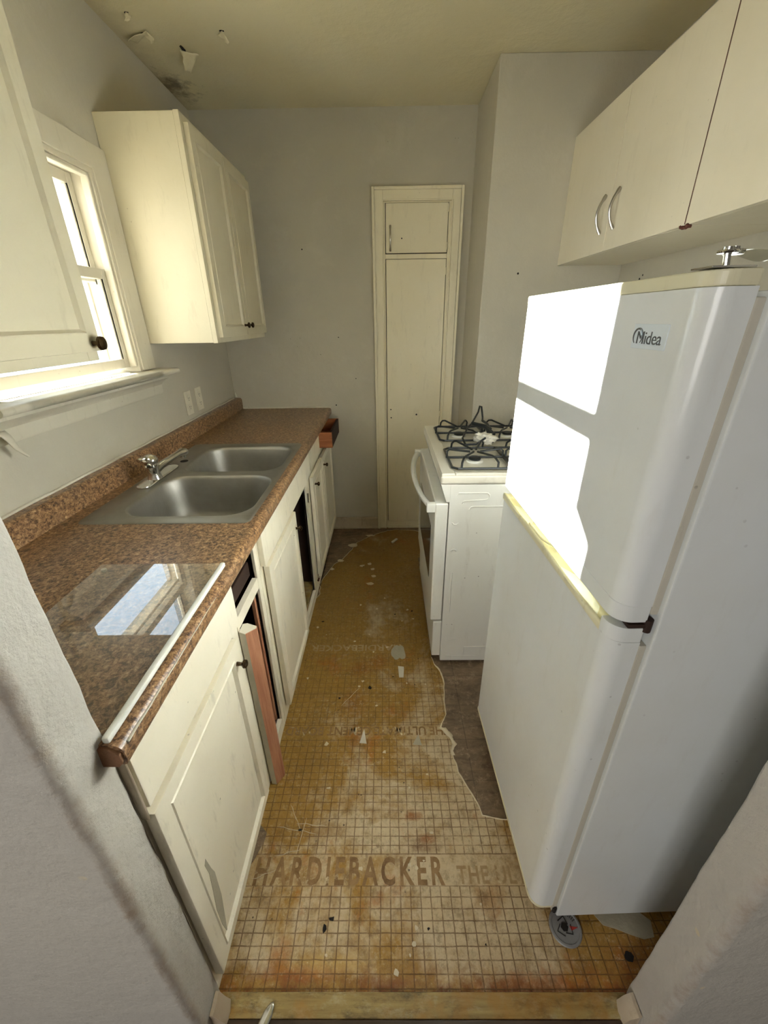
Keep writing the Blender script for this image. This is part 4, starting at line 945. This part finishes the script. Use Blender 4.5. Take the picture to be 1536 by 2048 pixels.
# badge: clear plate, arc and lettering
b = MB(); b.box(-0.0014, -0.0001, 0.055, 0.131, 1.405, 1.437, 0.0005, mat=FM); bd = b.build('badge', painted('badge_clear', srgb(226, 236, 242), rough=0.12, specks=0, amount=0.0, bump=0.0), ud)
LM = FM @ Matrix(((0, 0, -1, -0.0016), (-1, 0, 0, 0.119), (0, 1, 0, 1.4115), (0, 0, 0, 1)))
M['badge_ink'] = plain('badge_lettering', srgb(128, 132, 134), 0.25, 0.6)
text_mesh('Midea', 0.0235, 0.0004, LM, 0.95, 0.055).build('lettering', M['badge_ink'], bd, False)
pts = [FM @ Vector((-0.0018, 0.1175 + 0.0105 * math.cos(a), 1.4205 + 0.0105 * math.sin(a))) for a in [0.5 * PI + PI * 0.15 - k * 0.0 + 2 * PI * k / 30 * 0.78 - PI * 0.95 for k in range(31)]]
b = MB(); b.tube([p for p in pts], [0.0005 + 0.0009 * math.sin(PI * k / 30) for k in range(31)], 6); b.build('emblem', M['badge_ink'], bd)

# ------------------------------------------------------------------ floor remnants
def sheet(name, pts, z0, z1, mat, parent=None):
    b = MB(); b.prism(pts, 'z', z0, z1); return b.build(name, mat, parent, False)
def rag(pts, n=5, amp=0.006, seed=0, closed=False):
    out = []; m = len(pts)
    for i in range(m if closed else m - 1):
        a = Vector(pts[i]).to_3d(); c = Vector(pts[(i + 1) % m]).to_3d()
        for k in range(n):
            p = a.lerp(c, k / n); q = noise.noise_vector(Vector((p.x * 23, p.y * 23, seed))) * amp; out.append((p.x + q.x, p.y + q.y))
    if not closed: out.append(tuple(pts[-1][:2]))
    return out
edgeR = rag([(0.200, 1.44), (0.209, 1.412), (0.230, 1.353), (0.241, 1.283), (0.228, 1.206), (0.226, 1.134), (0.198, 1.072), (0.230, 1.036), (0.243, 1.006), (0.226, 0.977), (0.241, 0.903), (0.279, 0.812), (0.293, 0.767), (0.353, 0.755), (0.40, 0.752)], 5, 0.007, 2)
vr = sheet('vinyl_flooring', edgeR + [(1.166, 0.75), (1.166, 2.33), (0.20, 2.33)], 0.0003, 0.0032, M['vinyl'])
tag(vr, 'brown vinyl flooring left under the fridge and stove', 'flooring')
edgeL = rag([(-0.414, 1.90), (-0.399, 1.933), (-0.408, 2.00), (-0.418, 2.03), (-0.404, 2.085), (-0.355, 2.253), (-0.300, 2.33), (-0.262, 2.42), (-0.219, 2.548), (-0.150, 2.62), (-0.078, 2.674), (0.0, 2.72), (0.08, 2.735), (0.20, 2.72), (0.30, 2.66)], 5, 0.007, 5)
vl = sheet('vinyl_flooring', edgeL + [(0.486, 2.60), (0.486, 2.762), (-0.414, 2.754)], 0.0003, 0.0032, M['vinyl'])
tag(vl, 'brown vinyl flooring left along the far base cabinet and back wall', 'flooring')
vs = sheet('vinyl_flooring', rag([(-0.414, 0.635), (-0.405, 0.655), (-0.392, 0.690), (-0.388, 0.72), (-0.414, 0.74)], 4, 0.003, 9), 0.0003, 0.003, M['vinyl'])
tag(vs, 'small dark vinyl remnant on the floor by the near base cabinet door', 'flooring')
def torn_edge(edge, parent, i0, i1, w, seed):
    pts = edge[i0:i1]; L = []; Rr = []
    for k, (x, y) in enumerate(pts):
        q = abs(noise.noise(Vector((x * 31, y * 31, seed)))); L.append((x - w * 0.5 * (0.3 + q), y)); Rr.append((x + w * (0.25 + 1.3 * q), y))
    b = MB(); m = len(pts)
    def f(u, v):
        k = min(int(u * (m - 1)), m - 1); a = L[k]; c = Rr[k]
        return Vector((a[0] + (c[0] - a[0]) * v, a[1] + (c[1] - a[1]) * v, 0.0042 + 0.003 * v * abs(math.sin(k))))
    b.surf(f, m - 1, 2); b.build('torn_edge', M['torn'], parent, solid=0.0008)
torn_edge(edgeR, vr, 6, 32, 0.006, 1); torn_edge(edgeR, vr, 30, 47, 0.022, 3); torn_edge(edgeR, vr, 47, len(edgeR) - 1, 0.0035, 4)
def edge_tube(edge, parent):
    b = MB(); b.tube([(x, y, 0.003) for x, y in edge], 0.0016, 6); b.build('torn_edge', M['torn'], parent)
edge_tube(edgeL, vl); edge_tube(edgeR, vr)
def blob(x, y, rx, ry, seed, n=16, rough=0.5):
    out = []
    for k in range(n):
        a = k / n * 2 * PI; q = 1 + rough * noise.noise(Vector((math.cos(a) * 1.3 + seed, math.sin(a) * 1.3, seed * 2.1))); out.append((x + rx * q * math.cos(a), y + ry * q * math.sin(a)))
    return out
for k, (x, y, rx, ry) in enumerate([(-0.245, 2.50, 0.035, 0.022), (-0.318, 2.30, 0.024, 0.014), (-0.36, 2.20, 0.014, 0.012), (-0.13, 2.645, 0.03, 0.012)]):
    sheet('torn_backing', blob(x, y, rx, ry, k * 2.7), 0.0033, 0.0048, M['torn'], vl)
fi = [('floor_patch', blob(0.045, 1.475, 0.034, 0.05, 3.3, 18, 0.7), 0.0003, 0.002, M['patch'], 'grey bare patch in the floor just left of the stove', 'patch'),
      ('paper_scrap', [(0.044, 1.325), (0.064, 1.325), (0.068, 1.385), (0.041, 1.390)], 0.0003, 0.003, M['cloth'], 'small upright white scrap below the grey floor patch', 'scrap'),
      ('floor_patch', [(0.54, 0.526), (0.66, 0.532), (0.685, 0.512), (0.676, 0.480), (0.648, 0.476), (0.62, 0.484), (0.585, 0.496), (0.556, 0.503)], 0.0003, 0.002, M['patch'], 'pale grey patch of compound on the floor beside the fridge', 'patch'),
      ('tar_blob', blob(0.592, 0.444, 0.012, 0.010, 6.6), 0.0003, 0.004, M['hole'], 'black tar blob on the floor by the right jamb', 'blob'),
      ('paper_scrap', [(-0.115, 1.015), (-0.088, 1.012), (-0.100, 1.072)], 0.0003, 0.0015, M['cloth'], 'white triangular scrap on the floor by the rotated lettering', 'scrap'),
      ('paper_scrap', [(0.034, 2.53), (0.072, 2.585), (0.060, 2.595), (0.024, 2.545)], 0.0003, 0.008, M['cloth'], 'little white scrap on the floor near the pantry', 'scrap'),
      ('paper_scrap', [(0.086, 1.008), (0.120, 1.005), (0.110, 1.050)], 0.0003, 0.0012, M['patch'], 'grey triangular smear of thinset mid-floor', 'scrap')]
for (n_, pts, z0, z1, m_, lab, cat) in fi: tag(sheet(n_, pts, z0, z1, m_), lab, cat)
CH = ['cream paper chip on the far floor, farthest of the middle row', 'cream paper chip on the far floor, second farthest of the middle row', 'cream paper chip on the far floor, rightmost of the middle row', 'largest cream paper chip on the far floor, nearest the camera', 'cream paper chip on the far floor, leftmost of its row']
# tiny chips of old paper scattered near the far cabinet
for k, (x, y) in enumerate([(-0.12, 2.26), (-0.10, 2.20), (-0.09, 2.12), (-0.11, 2.04), (-0.17, 2.24)]):
    tag(sheet('paper_chip', blob(x, y, 0.014 if k != 3 else 0.022, 0.012, k * 1.9, 9, 0.8), 0.0003, 0.002, M['torn']), CH[k], 'paper chip', 'cream chips scattered on the far floor')
random.seed(3)
spots = []
while len(spots) < 46:
    x, y = random.uniform(-0.38, 0.33), random.uniform(0.40, 1.9)
    if x > 0.17 and y > 0.75: continue
    spots.append((x, y))
for k, (x, y) in enumerate(spots):
    s_ = random.uniform(0.0025, 0.007)
    sheet('debris_chip', blob(x, y, s_, s_ * random.uniform(0.5, 1.4), k * 1.3, 7, 0.9), 0.0002, 0.0018, M['torn'] if k % 4 else M['hole'], floor)
# scratches through the glue
for k, (a, c) in enumerate([((-0.36, 0.735), (-0.23, 0.715)), ((-0.35, 0.655), (-0.27, 0.675)), ((-0.40, 0.60), (-0.33, 0.625)), ((-0.27, 0.76), (-0.285, 0.66)), ((-0.30, 0.745), (-0.20, 0.735)), ((-0.13, 1.27), (-0.20, 1.18)), ((-0.33, 0.80), (-0.28, 0.72))]):
    A, C_ = Vector((*a, 0.0004)), Vector((*c, 0.0004))
    b = MB(); b.tube([A.lerp(C_, q / 6) + Vector((0, 0.002 * math.sin(q * 2 + k), 0)) for q in range(7)], [0.0003, 0.001, 0.0008, 0.0012, 0.0007, 0.0009, 0.0002], 5); b.build('scratch', M['torn'], floor)

# round lid stuck to the floor under the fridge corner
r = root('round_lid', (0.455, 0.497, 0.0), 'grey printed round lid on the floor at the fridge corner', 'lid')
b = MB(); b.lathe([(0.040, 0.0003), (0.041, 0.003), (0.039, 0.0055), (0.035, 0.006), (0.033, 0.0045), (0.0, 0.0045)], (0.455, 0.499, 0), (0, 0, 1), 32); b.build('disc', plain('lid_grey', srgb(150, 150, 150), 0.45, 0.2, 0.2), r)
b = MB(); b.lathe([(0.009, 0.0046), (0.010, 0.0062), (0.0, 0.0064)], (0.452, 0.498, 0), (0, 0, 1), 6)
for k in range(3):
    a = k * 2 * PI / 3 + 0.5; b.tube([(0.452 + 0.011 * math.cos(a), 0.498 + 0.011 * math.sin(a), 0.0052), (0.452 + 0.022 * math.cos(a + 0.9), 0.498 + 0.022 * math.sin(a + 0.9), 0.0052), (0.452 + 0.018 * math.cos(a + 1.9), 0.498 + 0.018 * math.sin(a + 1.9), 0.0052)], 0.0012, 5)
b.build('emblem', M['hole'], r)
b = MB(); b.prism([(0.466, 0.500), (0.486, 0.497), (0.468, 0.491)], 'z', 0.0046, 0.0058); b.build('red_mark', plain('red_print', srgb(186, 54, 44), 0.5), r)
b = MB()
for k in range(5):
    a = 0.25 + k * 0.17; b.box(-0.001, 0.001, 0.023, 0.032, 0.0046, 0.0056, mat=Matrix.Translation((0.455, 0.499, 0)) @ Matrix.Rotation(a - PI / 2 + 0.2, 4, 'Z'))
b.build('printed_mark', M['badge_ink'], r)

# splintered stops at the foot of both jambs
def stub(x0, x1, y0, y1, h, seed, side):
    b = MB(); b.prism([(x0, y0), (x1 - 0.004, y0), (x1, (y0 + y1) / 2), (x1 - 0.006, y1), (x0, y1)], 'z', -0.004, h, steps=8)
    for v in b.bm.verts:
        k = max(v.co.z, 0) / h; v.co.x = x0 + (v.co.x - x0) * (1 - 0.75 * k ** 1.3); v.co += noise.noise_vector(v.co * 40 + Vector((seed, 0, 0))) * 0.002
    if side:
        for v in b.bm.verts: v.co.x = 2 * x0 - v.co.x
        bmesh.ops.reverse_faces(b.bm, faces=b.bm.faces[:])
    return b.build('trim_5' if not side else 'trim_6', M['worn_paint'], angle=25)
struct(stub(JL + 0.002, JL + 0.036, 0.335, 0.372, 0.055, 1, False)); struct(stub(JR - 0.002, JR + 0.034, 0.335, 0.372, 0.05, 5, True))
# blade of a knife on the threshold
r = root('table_knife', (-0.30, 0.335, 0.006), 'shiny metal blade lying on the threshold at the bottom left', 'knife')
b = MB()
def bl(u, v):
    w = 0.011 * min(1.0, math.sqrt(max(0.0, (1 - u)) * 5 + 0.02)); d = Vector((0.42, 0.90, 0)).normalized(); sdv = Vector((d.y, -d.x, 0))
    p = Vector((-0.318, 0.28, 0.0095)) + d * (0.096 * u) + sdv * w * (v - 0.5) * 2
    p.z += 0.002 * (1 - (2 * v - 1) ** 2) - (0.0 if u > 0.3 else 0.0); return p
b.surf(bl, 20, 6); b.build('blade', M['chrome'], r, solid=0.0012, angle=80)
b = MB(); b.tube([(-0.318, 0.28, 0.0095), (-0.34, 0.235, 0.009), (-0.362, 0.19, 0.008)], [0.006, 0.008, 0.007], 10); b.build('handle', M['satin'], r)
b = MB(); b.prism(blob(-0.362, 0.327, 0.012, 0.006, 2.2, 10), 'z', 0.004, 0.007); tag(b.build('red_scrap', plain('red_scrap', srgb(176, 34, 44), 0.5), smooth=False), 'tiny red scrap on the dark threshold beside the blade', 'scrap')
dots('nail_hole', wall_back, [(-0.42, YB, 1.25)], 0.003, (0, -1, 0), M['hole'])
for p in [(0.659, YN, 1.646)]:
    b = MB(); b.lathe([(0.005, -0.0005), (0.005, 0.0008), (0.003, 0.0012)], p, (0, -1, 0), 8); struct(b.build('trim_7', M['hole']))
b = MB(); b.lathe([(0.006, -0.0005), (0.006, 0.0008), (0.003, 0.0012)], (XR, 2.15, 1.60), (-1, 0, 0), 8); b.lathe([(0.004, -0.0005), (0.004, 0.0008), (0.002, 0.0012)], (XR, 2.13, 1.615), (-1, 0, 0), 8); struct(b.build('trim_8', M['hole']))
